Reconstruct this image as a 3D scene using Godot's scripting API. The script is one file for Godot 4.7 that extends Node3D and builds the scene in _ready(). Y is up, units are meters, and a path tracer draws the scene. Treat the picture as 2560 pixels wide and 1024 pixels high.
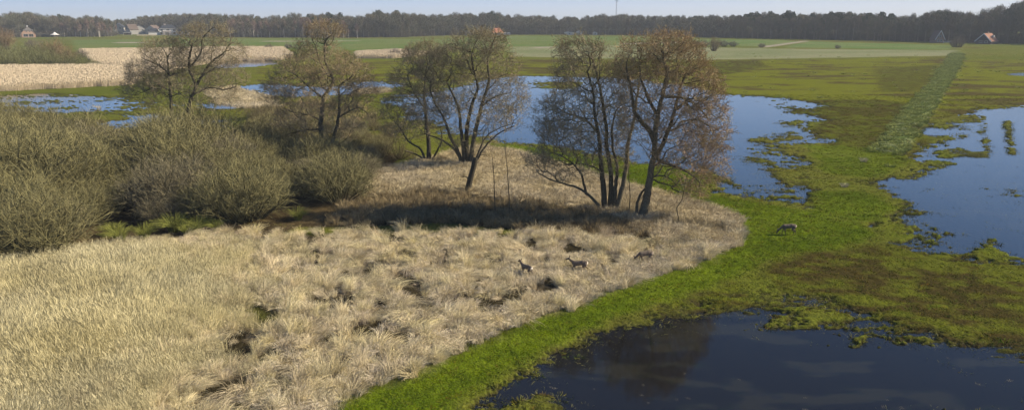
extends Node3D
# A flooded meadow with bare alders, willow scrub, a reed bed and four roe deer, seen from 15 m up.

const FPX := 1850.0      # focal length in pixels of the 2560 x 1024 photograph
const EYE := 15.0        # height of the camera, metres
const HORIZON := 46.0    # row of the eye level in the photograph
var pitch := atan((512.0 - HORIZON) / FPX)
var down: Basis
var rng := RandomNumberGenerator.new()
var n_big := FastNoiseLite.new()
var n_mid := FastNoiseLite.new()
var n_small := FastNoiseLite.new()
var M := {}
var used := {}

# ---------------------------------------------------------------- mesh builder
class MB:
	var v := PackedVector3Array()
	var n := PackedVector3Array()
	var c := PackedColorArray()
	var i := PackedInt32Array()
	func ribbon(pts: PackedVector3Array, w0: float, w1: float, side: Vector3, c0: Color, c1: Color) -> void:
		var m := pts.size()
		var b := v.size()
		for k in m:
			var t := float(k) / (m - 1)
			var dir: Vector3 = pts[mini(k + 1, m - 1)] - pts[maxi(k - 1, 0)]
			var s := side.cross(dir).normalized()
			var nn := s.cross(dir).normalized()
			var w := lerpf(w0, w1, t) * 0.5
			v.append(pts[k] - s * w); v.append(pts[k] + s * w)
			n.append(nn); n.append(nn)
			var col := c0.lerp(c1, t)
			c.append(col); c.append(col)
			if k > 0:
				var a := b + k * 2
				i.append_array([a - 2, a, a - 1, a - 1, a, a + 1])
	func tube(pts: PackedVector3Array, r: PackedFloat32Array, sides: int, c0: Color, c1: Color) -> void:
		var m := pts.size()
		if m < 2: return
		var b := v.size()
		var up := Vector3(0.31, 0.2, 0.93).normalized()
		for k in m:
			var t := float(k) / (m - 1)
			var dir: Vector3 = (pts[mini(k + 1, m - 1)] - pts[maxi(k - 1, 0)]).normalized()
			var x := up.cross(dir)
			if x.length_squared() < 0.01: x = Vector3.RIGHT.cross(dir)
			x = x.normalized()
			up = dir.cross(x).normalized()
			var col := c0.lerp(c1, t)
			for s in sides:
				var a := TAU * s / sides
				var o := x * cos(a) + up * sin(a)
				v.append(pts[k] + o * r[k]); n.append(o); c.append(col)
			if k > 0:
				for s in sides:
					var a := b + (k - 1) * sides + s
					var d := b + (k - 1) * sides + (s + 1) % sides
					i.append_array([a, a + sides, d, d, a + sides, d + sides])
		var e := v.size()
		v.append(pts[m - 1]); n.append((pts[m - 1] - pts[m - 2]).normalized()); c.append(c1)
		for s in sides:
			i.append_array([b + (m - 1) * sides + s, e, b + (m - 1) * sides + (s + 1) % sides])
	func tri(a: Vector3, b: Vector3, d: Vector3, col: Color) -> void:
		var nn := (d - a).cross(b - a).normalized()
		var k := v.size()
		for p in [a, b, d]:
			v.append(p); n.append(nn); c.append(col)
		i.append_array([k, k + 1, k + 2])
	func quad(a: Vector3, b: Vector3, d: Vector3, e: Vector3, col: Color) -> void:
		tri(a, b, d, col); tri(a, d, e, col)
	func box(lo: Vector3, hi: Vector3, col: Color) -> void:
		var p := func(x, y, z): return Vector3(hi.x if x else lo.x, hi.y if y else lo.y, hi.z if z else lo.z)
		quad(p.call(0,0,1), p.call(0,1,1), p.call(1,1,1), p.call(1,0,1), col)
		quad(p.call(1,0,0), p.call(1,1,0), p.call(0,1,0), p.call(0,0,0), col)
		quad(p.call(0,0,0), p.call(0,1,0), p.call(0,1,1), p.call(0,0,1), col)
		quad(p.call(1,0,1), p.call(1,1,1), p.call(1,1,0), p.call(1,0,0), col)
		quad(p.call(0,1,1), p.call(0,1,0), p.call(1,1,0), p.call(1,1,1), col)
		quad(p.call(0,0,0), p.call(0,0,1), p.call(1,0,1), p.call(1,0,0), col)
	func slab(poly: Array, thick: Vector3, col: Color) -> void:   # a flat polygon given a thickness
		var m := poly.size()
		for k in range(1, m - 1):
			tri(poly[0], poly[k], poly[k + 1], col)
			tri(poly[0] - thick, poly[k + 1] - thick, poly[k] - thick, col)
		for k in m:
			var a: Vector3 = poly[k]
			var b: Vector3 = poly[(k + 1) % m]
			quad(a, a - thick, b - thick, b, col)
	func mesh() -> ArrayMesh:
		var arr := []
		arr.resize(Mesh.ARRAY_MAX)
		arr[Mesh.ARRAY_VERTEX] = v; arr[Mesh.ARRAY_NORMAL] = n; arr[Mesh.ARRAY_COLOR] = c; arr[Mesh.ARRAY_INDEX] = i
		var am := ArrayMesh.new()
		am.add_surface_from_arrays(Mesh.PRIMITIVE_TRIANGLES, arr)
		return am

# ---------------------------------------------------------------- naming helpers
func numbered(called: String) -> String:
	var k: int = used.get(called, 0)
	used[called] = k + 1
	return called if k == 0 else "%s_%03d" % [called, k]
func tag(o: Node, label := "", category := "", group := "", kind := "") -> void:
	if label: o.set_meta("label", label)
	if category: o.set_meta("category", category)
	if group: o.set_meta("group", group)
	if kind: o.set_meta("kind", kind)
func thing(called: String, label: String, category: String, where := Vector3.ZERO, turn := 0.0, group := "") -> Node3D:
	var o := Node3D.new()
	o.name = numbered(called)
	add_child(o)
	o.position = where
	o.rotation.y = turn
	tag(o, label, category, group)
	return o
func part(called: String, mesh: Mesh, m: Material, parent: Node, kind := "") -> MeshInstance3D:
	var o := MeshInstance3D.new()
	o.name = numbered(called) if parent == self else called
	o.mesh = mesh
	o.material_override = m
	parent.add_child(o, true)
	if kind: o.set_meta("kind", kind)
	return o
func scatter(called: String, mesh: Mesh, m: Material, spots: Array, colors: Array, parent: Node) -> MultiMeshInstance3D:
	var mm := MultiMesh.new()
	mm.transform_format = MultiMesh.TRANSFORM_3D
	mm.use_colors = true
	mm.mesh = mesh
	mm.instance_count = spots.size()
	for k in spots.size():
		mm.set_instance_transform(k, spots[k])
		mm.set_instance_color(k, colors[k])
	var o := MultiMeshInstance3D.new()
	o.name = numbered(called) if parent == self else called
	o.multimesh = mm
	o.material_override = m
	parent.add_child(o, true)
	o.set_meta("kind", "stuff")
	return o
func copy_of(o: Node3D, where: Vector3, turn: float, size: Vector3, label := "", group := "") -> Node3D:
	var r: Node3D = o.duplicate()
	r.name = numbered(str(o.get_meta("base_name")))
	add_child(r)
	r.position = where
	r.rotation.y = turn
	r.scale = size
	if label: r.set_meta("label", label)
	if group: r.set_meta("group", group)
	return r

# ---------------------------------------------------------------- photograph pixel -> place
func ray(u: float, v: float) -> Vector3:
	return down * Vector3((u - 1280.0) / FPX, -(v - 512.0) / FPX, -1.0)
func gp(u: float, v: float, y := 0.0) -> Vector3:      # where that ray meets the level y
	var d := ray(u, v)
	var t := (y - EYE) / d.y
	return Vector3(d.x * t, y, d.z * t)
func onz(u: float, v: float, z: float) -> Vector3:     # where that ray meets the upright plane at depth z
	var d := ray(u, v)
	var t := z / d.z
	return Vector3(d.x * t, EYE + d.y * t, z)

# ---------------------------------------------------------------- materials
func mat(color := Color.WHITE, rough := 0.9, vertex := true) -> StandardMaterial3D:
	var m := StandardMaterial3D.new()
	m.albedo_color = color
	m.roughness = rough
	m.metallic_specular = 0.3
	m.vertex_color_use_as_albedo = vertex
	m.cull_mode = BaseMaterial3D.CULL_DISABLED
	return m
func noise_tex(size: int, freq: float, octaves: int, dark: Color, light: Color, seed_ := 1, normal := false, bump := 4.0) -> NoiseTexture2D:
	var f := FastNoiseLite.new()
	f.seed = seed_
	f.frequency = freq
	f.fractal_octaves = octaves
	f.noise_type = FastNoiseLite.TYPE_SIMPLEX_SMOOTH
	var t := NoiseTexture2D.new()
	t.width = size; t.height = size
	t.seamless = true
	t.noise = f
	if normal:
		t.as_normal_map = true
		t.bump_strength = bump
	else:
		var g := Gradient.new()
		g.set_color(0, dark); g.set_color(1, light)
		t.color_ramp = g
	return t
func grain(m: StandardMaterial3D, tex: Texture2D, scale_: float) -> void:
	m.albedo_texture = tex
	m.uv1_triplanar = true
	m.uv1_world_triplanar = true
	m.uv1_scale = Vector3.ONE * scale_

func make_materials() -> void:
	var soft := noise_tex(512, 0.02, 5, Color(0.62, 0.62, 0.62), Color(1, 1, 1), 3)
	M.ground = mat(Color.WHITE, 0.95)
	grain(M.ground, soft, 0.45)
	M.ground.normal_enabled = true
	M.ground.normal_texture = noise_tex(512, 0.03, 5, Color.BLACK, Color.WHITE, 7, true, 10.0)
	M.ground.normal_scale = 0.9
	M.water = mat(Color.WHITE, 0.05)
	M.water.metallic_specular = 0.5
	M.water.uv1_triplanar = true
	M.water.uv1_world_triplanar = true
	M.water.uv1_scale = Vector3(0.16, 0.16, 0.3)
	M.water.normal_enabled = true
	M.water.normal_texture = noise_tex(512, 0.02, 4, Color.BLACK, Color.WHITE, 11, true, 3.0)
	M.water.normal_scale = 0.25
	M.pond = M.water.duplicate()
	M.pond.normal_scale = 0.03
	M.pond.metallic_specular = 0.33
	M.ground.metallic_specular = 0.06
	M.reed = mat(Color.WHITE, 0.9)
	M.reed.backlight = Color(0.35, 0.33, 0.25)
	M.reed.metallic_specular = 0.15
	M.grass = mat(Color.WHITE, 0.9)
	M.grass.metallic_specular = 0.08
	M.grass.backlight = Color(0.3, 0.35, 0.12)
	M.bark = mat(Color.WHITE, 0.95)
	grain(M.bark, noise_tex(256, 0.05, 5, Color(0.22, 0.21, 0.19), Color(1.0, 1.0, 0.96), 5), 0.9)
	M.twig = mat(Color.WHITE, 0.85)
	M.far = mat(Color.WHITE, 0.95)
	M.build = mat(Color.WHITE, 0.9)
	grain(M.build, noise_tex(256, 0.06, 4, Color(0.75, 0.75, 0.75), Color(1, 1, 1), 9), 0.4)
	M.glass = mat(Color(0.12, 0.14, 0.16), 0.08, false)
	M.glass.metallic_specular = 0.5
	M.metal = mat(Color.WHITE, 0.55)
	M.fur = mat(Color.WHITE, 0.85)
	M.fur.rim_enabled = true
	M.fur.rim = 0.15

# ---------------------------------------------------------------- ground cover maps
const NEAR := [-75.0, -190.0, 150.0, -18.0, 0.22]      # x0, z0, x1, z1, metres a cell
const FAR := [-720.0, -1000.0, 720.0, -100.0, 1.5]
var near_maps := {}
var far_maps := {}
var near_w := 0
var far_w := 0

func world_poly(px: Array) -> PackedVector2Array:
	var out := PackedVector2Array()
	for k in px.size() / 2:
		var p := gp(px[2 * k], px[2 * k + 1])
		out.append(Vector2(p.x, p.z))
	return out
func raster(img: Image, poly: PackedVector2Array, area: Array, value: float) -> void:
	var w := img.get_width()
	var h := img.get_height()
	var col := Color(value, value, value)
	var lo := 1e9
	var hi := -1e9
	for p in poly:
		lo = minf(lo, p.y); hi = maxf(hi, p.y)
	var r0 := clampi(int((lo - area[1]) / area[4]), 0, h)
	var r1 := clampi(int((hi - area[1]) / area[4]) + 1, 0, h)
	for r in range(r0, r1):
		var z: float = area[1] + (r + 0.5) * area[4]
		var xs := []
		for k in poly.size():
			var a := poly[k]
			var b := poly[(k + 1) % poly.size()]
			if (a.y > z) != (b.y > z):
				xs.append(a.x + (b.x - a.x) * (z - a.y) / (b.y - a.y))
		xs.sort()
		for k in xs.size() / 2:
			var a := clampi(int((xs[2 * k] - area[0]) / area[4] + 0.5), 0, w)
			var b := clampi(int((xs[2 * k + 1] - area[0]) / area[4] + 0.5), 0, w)
			if b > a: img.fill_rect(Rect2i(a, r, b - a, 1), col)
func make_map(called: String, polys: Array, soften := 2) -> void:   # polys: [value, [pixels]]
	for which in 2:
		var area: Array = NEAR if which == 0 else FAR
		var w := int((area[2] - area[0]) / area[4])
		var h := int((area[3] - area[1]) / area[4])
		var img := Image.create(w, h, false, Image.FORMAT_L8)
		for p in polys:
			raster(img, world_poly(p[1]), area, p[0])
		for k in (soften if which == 0 else 1):
			img.resize(maxi(1, img.get_width() / 2), maxi(1, img.get_height() / 2), Image.INTERPOLATE_BILINEAR)
		img.resize(w, h, Image.INTERPOLATE_CUBIC)
		if which == 0:
			near_maps[called] = img.get_data(); near_w = w
		else:
			far_maps[called] = img.get_data(); far_w = w
var cell_near := false
var cell_at := -1
func locate(x: float, z: float) -> void:
	cell_near = z > NEAR[1] + 1.0 and z < NEAR[3] - 0.5 and x > NEAR[0] + 0.5 and x < NEAR[2] - 0.5
	if cell_near:
		cell_at = int((z - NEAR[1]) / NEAR[4]) * near_w + int((x - NEAR[0]) / NEAR[4])
	elif z > FAR[1] + 2.0 and z < FAR[3] - 2.0 and x > FAR[0] + 2.0 and x < FAR[2] - 2.0:
		cell_at = int((z - FAR[1]) / FAR[4]) * far_w + int((x - FAR[0]) / FAR[4])
	else:
		cell_at = -1
func look(called: String) -> float:      # cover 0..1 at the place last located
	if cell_at < 0: return 0.0
	return (near_maps[called][cell_at] if cell_near else far_maps[called][cell_at]) / 255.0
func cover(called: String, x: float, z: float) -> float:
	locate(x, z)
	return look(called)

func wetness(x: float, z: float) -> float:
	var w := look("water") - 0.7 * look("strip") - 0.45 * look("lush") * smoothstep(0.0, 0.5, look("lush"))
	var b := look("shore")
	var e := (0.18 + 1.25 * clampf(4.0 * b * (1.0 - b), 0.0, 1.0)) * (1.0 - 0.8 * look("calm"))
	return w + e * (0.22 * n_mid.get_noise_2d(x * 0.45, z) + 0.26 * n_small.get_noise_2d(x * 0.3, z * 0.8) + 0.24 * n_small.get_noise_2d(x * 1.1, z * 2.4) + 0.2 * n_small.get_noise_2d(x * 3.0, z * 6.0))
func height(x: float, z: float) -> float:
	locate(x, z)
	var s := wetness(x, z)
	var h := lerpf(0.13, -0.3, smoothstep(0.22, 0.82, s))
	h += 0.06 * n_small.get_noise_2d(x * 2.0, z * 2.0) + 0.06 * n_mid.get_noise_2d(x * 1.3 + 50.0, z * 1.3)
	h += 0.3 * look("dyke") + 0.12 * look("pale") + 0.1 * look("tussock")
	return h
func make_maps() -> void:
	var flood := [
		[1.0, [1150,1180, 1230,1040, 1290,985, 1340,940, 1410,890, 1480,850, 1560,815, 1640,800, 1760,797, 1840,787, 1885,778, 1905,800, 1910,828, 1990,806, 2110,815, 2180,820, 2240,832, 2300,860, 2380,895, 2450,910, 2560,925, 2800,940, 2800,1180]],
		[0.5, [1880,770, 1960,735, 2100,735, 2160,760, 2140,800, 1990,800, 1900,815]],
		[0.42, [2180,812, 2400,850, 2560,890, 2560,930, 2450,912, 2300,862]],
		[1.0, [2232,445, 2300,405, 2345,385, 2325,340, 2330,310, 2400,290, 2450,272, 2560,266, 2800,262, 2800,720, 2560,662, 2440,642, 2380,622, 2300,607, 2225,602, 2205,560, 2260,540, 2215,500, 2215,470]],
		[0.5, [2100,570, 2200,560, 2230,605, 2180,612]],
		[1.0, [960,246, 1000,236, 1100,235, 1160,212, 1240,198, 1290,190, 1390,190, 1560,196, 1700,215, 1760,246, 1850,236, 1960,246, 2060,282, 2040,300, 1985,320, 2010,345, 1930,356, 1838,360, 1870,382, 1920,402, 1900,420, 1950,442, 2010,460, 2022,482, 1980,508, 1955,517, 1880,502, 1815,480, 1790,445, 1700,412, 1560,402, 1400,376, 1310,362, 1240,342, 1160,332, 1060,302, 1000,262]],
		[0.5, [1800,360, 1900,352, 2060,356, 2080,400, 2000,440, 1920,420, 1870,385]],
		[0.55, [1380,200, 1470,205, 1460,225, 1330,228, 1310,215]],
		[1.0, [2030,408, 2090,404, 2095,418, 2040,422]],
		[1.0, [2108,450, 2130,442, 2180,452, 2185,468, 2140,470]],
		[0.9, [2140,412, 2185,414, 2180,420, 2145,420]],
		[0.9, [590,216, 650,208, 740,214, 850,222, 880,212, 900,203, 980,202, 1005,212, 960,222, 880,236, 760,242, 640,238]],
		[0.56, [-250,232, 0,238, 120,232, 250,240, 370,246, 400,262, 300,285, 150,285, 0,282, -250,300]],
		[0.9, [270,296, 350,288, 480,296, 560,288, 580,300, 540,318, 480,332, 330,330, 285,315]],
		[0.85, [520,250, 600,248, 640,262, 560,275, 480,272]],
		[1.0, [530,157, 600,151, 680,152, 692,160, 640,166, 560,170, 533,167]],
		[0.8, [2520,183, 2600,180, 2600,190, 2530,189]],
	]
	make_map("water", flood, 5)
	make_map("shore", flood, 6)
	make_map("strip", [
		[0.3, [1255,1040, 1300,1000, 1350,978, 1420,985, 1450,1005, 1400,1030, 1330,1060]],
		[0.9, [2445,290, 2470,290, 2475,340, 2490,385, 2455,385, 2450,340]],
		[0.9, [2505,300, 2535,300, 2550,390, 2515,390]],
		[0.9, [2340,378, 2400,368, 2490,388, 2480,398, 2400,392, 2350,398]],
		[0.9, [2470,450, 2505,455, 2515,550, 2470,550, 2465,500]],
		[0.9, [2545,450, 2600,450, 2600,560, 2550,545]],
		[0.9, [2430,632, 2470,590, 2530,585, 2500,620, 2520,650, 2450,645]],
		[0.9, [1840,285, 1960,270, 2000,290, 1960,305, 1850,300]],
		[0.6, [1900,335, 1985,325, 2010,345, 1930,356, 1860,352]],
		[0.7, [1860,492, 1930,482, 1960,492, 1900,502]],
		[0.6, [1560,300, 1640,310, 1600,325]],
		[0.6, [1690,380, 1800,395, 1780,410, 1690,400]],
		[0.6, [1790,425, 1860,430, 1840,445, 1795,440]],
		[0.6, [1320,360, 1400,362, 1460,385, 1380,380]],
		[0.5, [1770,255, 1830,262, 1800,275]],
		[0.6, [2340,330, 2420,322, 2430,335, 2350,345]],
		[0.5, [2290,470, 2340,465, 2350,480, 2290,488]],
		[0.5, [2330,300, 2440,285, 2470,300, 2440,345, 2360,350]],
		[0.42, [2430,400, 2600,400, 2600,600, 2440,600]],
		[0.5, [2190,560, 2330,555, 2420,600, 2330,612, 2220,606]],
		[0.45, [2240,430, 2330,400, 2400,405, 2330,440, 2260,460]],
		[0.45, [1700,400, 1900,380, 1990,440, 1990,500, 1880,500, 1780,440]],
		[0.4, [1780,250, 1960,250, 2040,285, 1960,330, 1800,300]],
		[0.45, [1320,195, 1470,198, 1440,222, 1310,220]],
		[0.5, [960,244, 1100,236, 1110,250, 1010,262]],
		[0.35, [1910,800, 1990,770, 2100,780, 2180,810, 2080,822, 1960,826]],
	], 2)
	make_map("calm", [[1.0, [1000,1180, 1180,1040, 1360,890, 1600,780, 1840,750, 1880,800, 1880,900, 1500,1180]]], 4)
	make_map("reed", [[1.0, [-500,680, 0,664, 110,668, 250,645, 330,640, 420,655, 470,680, 540,705, 600,740, 660,790, 700,850, 680,920, 620,970, 540,1060, 460,1200, -500,1300]],
		[1.0, [-300,176, 0,175, 250,173, 310,180, 345,200, 322,213, 150,222, 0,229, -300,236]],
		[1.0, [205,130, 360,128, 520,124, 700,124, 725,140, 700,151, 560,153, 480,165, 390,185, 330,185, 300,172, 250,163]],
		[1.0, [890,136, 1000,130, 1065,138, 985,147, 905,147]]], 4)
	make_map("tussock", [[1.0, [250,640, 330,615, 640,592, 850,592, 1100,585, 1300,595, 1500,600, 1650,612, 1845,600, 1850,618, 1640,692, 1480,752, 1320,812, 1180,872, 1060,932, 960,967, 780,1050, 600,1180, 400,1180, 540,1060, 620,970, 680,920, 700,850, 660,790, 600,740, 540,705, 470,680, 420,655, 330,648, 250,655]]], 4)
	make_map("reedwide", [[1.0, [-500,680, 0,664, 110,668, 250,645, 330,640, 400,655, 440,690, 480,720, 540,770, 580,840, 580,920, 540,970, 460,1060, 400,1200, -500,1300]]], 6)
	make_map("edge", [[1.0, [760,1050, 900,960, 1040,890, 1180,825, 1320,765, 1480,705, 1600,655, 1700,625, 1845,590, 1855,618, 1640,692, 1480,752, 1320,812, 1180,872, 1060,932, 960,967, 780,1060]]], 1)
	make_map("lush", [[1.0, [600,1180, 780,1050, 960,967, 1060,932, 1180,872, 1320,812, 1480,752, 1640,692, 1850,618, 1870,590, 1850,540, 1740,500, 1720,485, 1840,500, 1960,522, 2080,545, 2200,590, 2110,622, 1960,640, 1900,662, 1850,695, 1700,745, 1560,790, 1460,835, 1330,905, 1200,975, 1090,1050, 950,1180]],
		[0.9, [1200,355, 1310,368, 1440,385, 1560,408, 1700,420, 1790,455, 1730,490, 1620,470, 1500,440, 1380,405, 1270,380]],
		[0.7, [2000,480, 2120,475, 2230,500, 2240,540, 2190,565, 2060,540]],
		[0.6, [2000,360, 2200,370, 2300,400, 2200,450, 2060,440]]], 3)
	make_map("pale", [[1.0, [930,440, 1060,405, 1190,372, 1290,384, 1400,415, 1500,446, 1620,480, 1740,512, 1845,545, 1860,580, 1850,612, 1640,618, 1560,560, 1400,520, 1200,500, 1100,480, 900,505]], [0.5, [500,226, 590,220, 690,248, 690,272, 600,275, 540,258]], [0.7, [870,228, 960,222, 980,232, 900,240]]], 2)
	make_map("dark", [[1.0, [560,560, 700,520, 850,490, 1000,480, 1180,490, 1400,520, 1560,548, 1640,580, 1660,612, 1500,600, 1300,580, 1100,562, 850,574, 640,568]],  # follows the alders' cast shadow across rough grass and peat
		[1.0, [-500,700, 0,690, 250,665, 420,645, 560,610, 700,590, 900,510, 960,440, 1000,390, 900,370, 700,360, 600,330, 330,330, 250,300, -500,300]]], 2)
	make_map("moss", [[1.0, [1880,685, 1960,645, 2110,625, 2230,610, 2400,630, 2560,665, 2800,720, 2800,930, 2560,915, 2400,870, 2240,830, 2100,800, 1960,735]],
		[0.8, [1900,260, 2060,250, 2200,250, 2280,260, 2230,330, 2170,385, 2080,370, 2000,345, 2060,300]],
		[0.7, [2240,270, 2330,260, 2340,330, 2340,390, 2250,420, 2230,400, 2290,330]],
		[0.8, [1480,830, 1700,745, 1860,700, 1900,780, 1640,800, 1430,890]],
		[0.8, [1780,155, 1900,150, 1920,165, 1840,185, 1770,190]],
		[0.7, [2180,175, 2360,160, 2340,200, 2290,230, 2200,230]]], 3)
	make_map("dyke", [[1.0, [2394,118, 2400,118, 2404,150, 2380,200, 2345,262, 2300,330, 2262,392, 2180,382, 2222,330, 2270,270, 2322,215, 2368,160]]], 2)
	make_map("field", [[1.0, [1270,118, 1500,113, 1760,118, 1950,122, 2390,126, 2378,140, 2200,143, 2000,147, 1760,150, 1500,147, 1280,142]]], 1)
	make_map("bright", [[1.0, [1700,98, 1960,100, 2000,106, 1900,116, 1700,112]], [1.0, [2020,104, 2100,106, 2390,114, 2380,124, 2200,122, 1960,119]],
		[0.8, [180,100, 560,96, 1100,98, 1280,90, 1700,92, 1700,112, 1270,118, 1000,128, 700,122, 520,122, 360,127, 190,126]]], 1)
	make_map("track", [[1.0, [1900,120, 1914,115.5, 1990,105, 2016,102, 2022,103, 1990,108, 1930,117]], [0.7, [1550,108, 1700,104, 1700,108, 1550,112]],
		[0.9, [650,103.2, 760,102.4, 900,101.6, 900,102.6, 760,103.6, 650,104.4]], [0.9, [280,107, 300,105.6, 370,105.6, 375,107.6, 290,108.2]], [0.9, [1330,118.6, 1370,117.4, 1400,118, 1340,120.4]]], 1)
	make_map("olive", [[1.0, [1720,150, 2000,150, 2380,142, 2330,215, 2250,270, 2060,300, 1960,240, 1760,240]], [1.0, [640,160, 1000,150, 1280,150, 1500,150, 1700,160, 1700,200, 1300,188, 1160,205, 1000,200, 640,205]],
		[1.0, [2400,150, 2800,150, 2800,262, 2560,266, 2400,290, 2330,300]]], 2)

func blend(a: Color, b: Color, t: float) -> Color:
	return a.lerp(b, clampf(t, 0.0, 1.0))
func ground_color(x: float, z: float, s: float) -> Color:
	var b := n_big.get_noise_2d(x, z)
	var m := n_mid.get_noise_2d(x * 0.35 + 300.0, z * 0.8)
	var f := n_small.get_noise_2d(x * 0.6 + 90.0, z + 20.0)
	var r := 0.35 * m + 0.3 * f
	var c := blend(Color(0.125, 0.155, 0.018), Color(0.18, 0.19, 0.035), 0.5 + b + r)
	c = blend(c, Color(0.10, 0.085, 0.028), 1.4 * (b + 0.7 * m - 0.25))
	c = blend(c, blend(Color(0.175, 0.195, 0.018), Color(0.105, 0.09, 0.03), 0.22 + 2.2 * m + 1.2 * b + 0.6 * f), look("olive"))
	c = blend(c, blend(Color(0.22, 0.26, 0.12), Color(0.30, 0.31, 0.17), 0.5 + b + r), 1.6 * (look("field") + 0.3 * r) - 0.3)
	c = blend(c, blend(Color(0.13, 0.22, 0.055), Color(0.19, 0.24, 0.08), 0.5 + b + r), look("bright"))
	c = blend(c, Color(0.42, 0.38, 0.30), look("track") * 1.2)
	c = blend(c, blend(Color(0.07, 0.056, 0.018), Color(0.125, 0.145, 0.018), 0.45 + 1.4 * f + 1.2 * m), 1.7 * (look("moss") + 0.5 * r) - 0.35)
	c = blend(c, blend(Color(0.095, 0.142, 0.008), Color(0.142, 0.198, 0.013), 0.5 + f + m), 1.9 * (look("lush") + 0.35 * r) - 0.45)
	c = blend(c, blend(Color(0.12, 0.18, 0.045), Color(0.24, 0.27, 0.13), 0.5 + 1.2 * f + m), 1.7 * (look("dyke") + 0.9 * r) - 0.5)
	c = blend(c, blend(Color(0.13, 0.10, 0.05), Color(0.30, 0.25, 0.14), 0.5 + f + m), 2.0 * (look("pale") + 0.3 * r) - 0.5)
	c = blend(c, blend(Color(0.05, 0.038, 0.02), Color(0.13, 0.10, 0.05), 0.4 + f + m), 2.0 * (look("dark") + 0.3 * r) - 0.5)  # peat brown, with the shade below alders and scrub painted in
	c = blend(c, blend(Color(0.05, 0.04, 0.022), Color(0.24, 0.20, 0.125), 0.6 + 2.4 * n_small.get_noise_2d(x * 0.65, z * 0.5) + 0.5 * f), 2.0 * maxf(look("tussock"), look("reed")) - 0.5)
	# drowned and muddy ground along the waterline
	c = blend(c, blend(Color(0.05, 0.042, 0.02), Color(0.075, 0.08, 0.02), 0.5 + 1.5 * f), 1.3 * smoothstep(0.22, 0.5, s))
	return c

func build_ground() -> void:
	var rows := PackedFloat32Array()
	var vv := 1180.0
	while vv > 62.5:
		rows.append(gp(1280.0, vv).z)
		vv -= 2.4 if vv > 300.0 else (1.3 if vv > 120.0 else 0.8)
	var cols := PackedFloat32Array()
	var t := -1.0
	while t < 1.0:
		cols.append(t)
		t += 0.0025 if absf(t) < 0.70 else 0.012
	var nc := cols.size()
	var mb := MB.new()
	var heights := PackedFloat32Array()
	for z in rows:
		for k in nc:
			var x := -cols[k] * z
			var h := height(x, z)
			mb.v.append(Vector3(x, h, z))
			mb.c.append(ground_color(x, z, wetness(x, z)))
	var nr := rows.size()
	mb.n.resize(mb.v.size())
	for r in nr:
		for k in nc:
			var at := r * nc + k
			var dx := mb.v[r * nc + mini(k + 1, nc - 1)] - mb.v[r * nc + maxi(k - 1, 0)]
			var dz := mb.v[maxi(r - 1, 0) * nc + k] - mb.v[mini(r + 1, nr - 1) * nc + k]
			mb.n[at] = dz.cross(dx).normalized()
			if r > 0 and k > 0:
				var a := at - nc - 1
				mb.i.append_array([a, at - 1, a + 1, a + 1, at - 1, at])
	var o := part("ground", mb.mesh(), M.ground, self)
	tag(o, "", "", "", "structure")

func build_water() -> void:
	for which in 2:
		var v0 := 1180.0 if which == 0 else 716.0
		var v1 := 716.0 if which == 0 else 140.0
		var mb := MB.new()
		var nr := 260
		var nc := 420
		for r in nr + 1:
			var v := lerpf(v0, v1, float(r) / nr)
			var z := gp(1280.0, v).z
			for k in nc + 1:
				var x := -lerpf(-0.95, 0.95, float(k) / nc) * z
				var c := Color(0.008, 0.009, 0.010)      # peaty flood water
				var weed := n_small.get_noise_2d(x * 0.35 + 5.0, z * 0.8) + 0.8 * n_mid.get_noise_2d(x * 0.7 + 30.0, z * 1.3)
				c = blend(c, Color(0.075, 0.07, 0.035), 0.16 * smoothstep(0.05, 0.55, weed))   # drowned grass and silt
				mb.v.append(Vector3(x, 0.0, z)); mb.n.append(Vector3.UP); mb.c.append(c)
				if r > 0 and k > 0:
					var at := r * (nc + 1) + k
					var a := at - nc - 2
					mb.i.append_array([a, at - 1, a + 1, a + 1, at - 1, at])
		var o := part("water", mb.mesh(), M.pond if which == 0 else M.water, self)
		tag(o, "", "", "", "structure")

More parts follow.
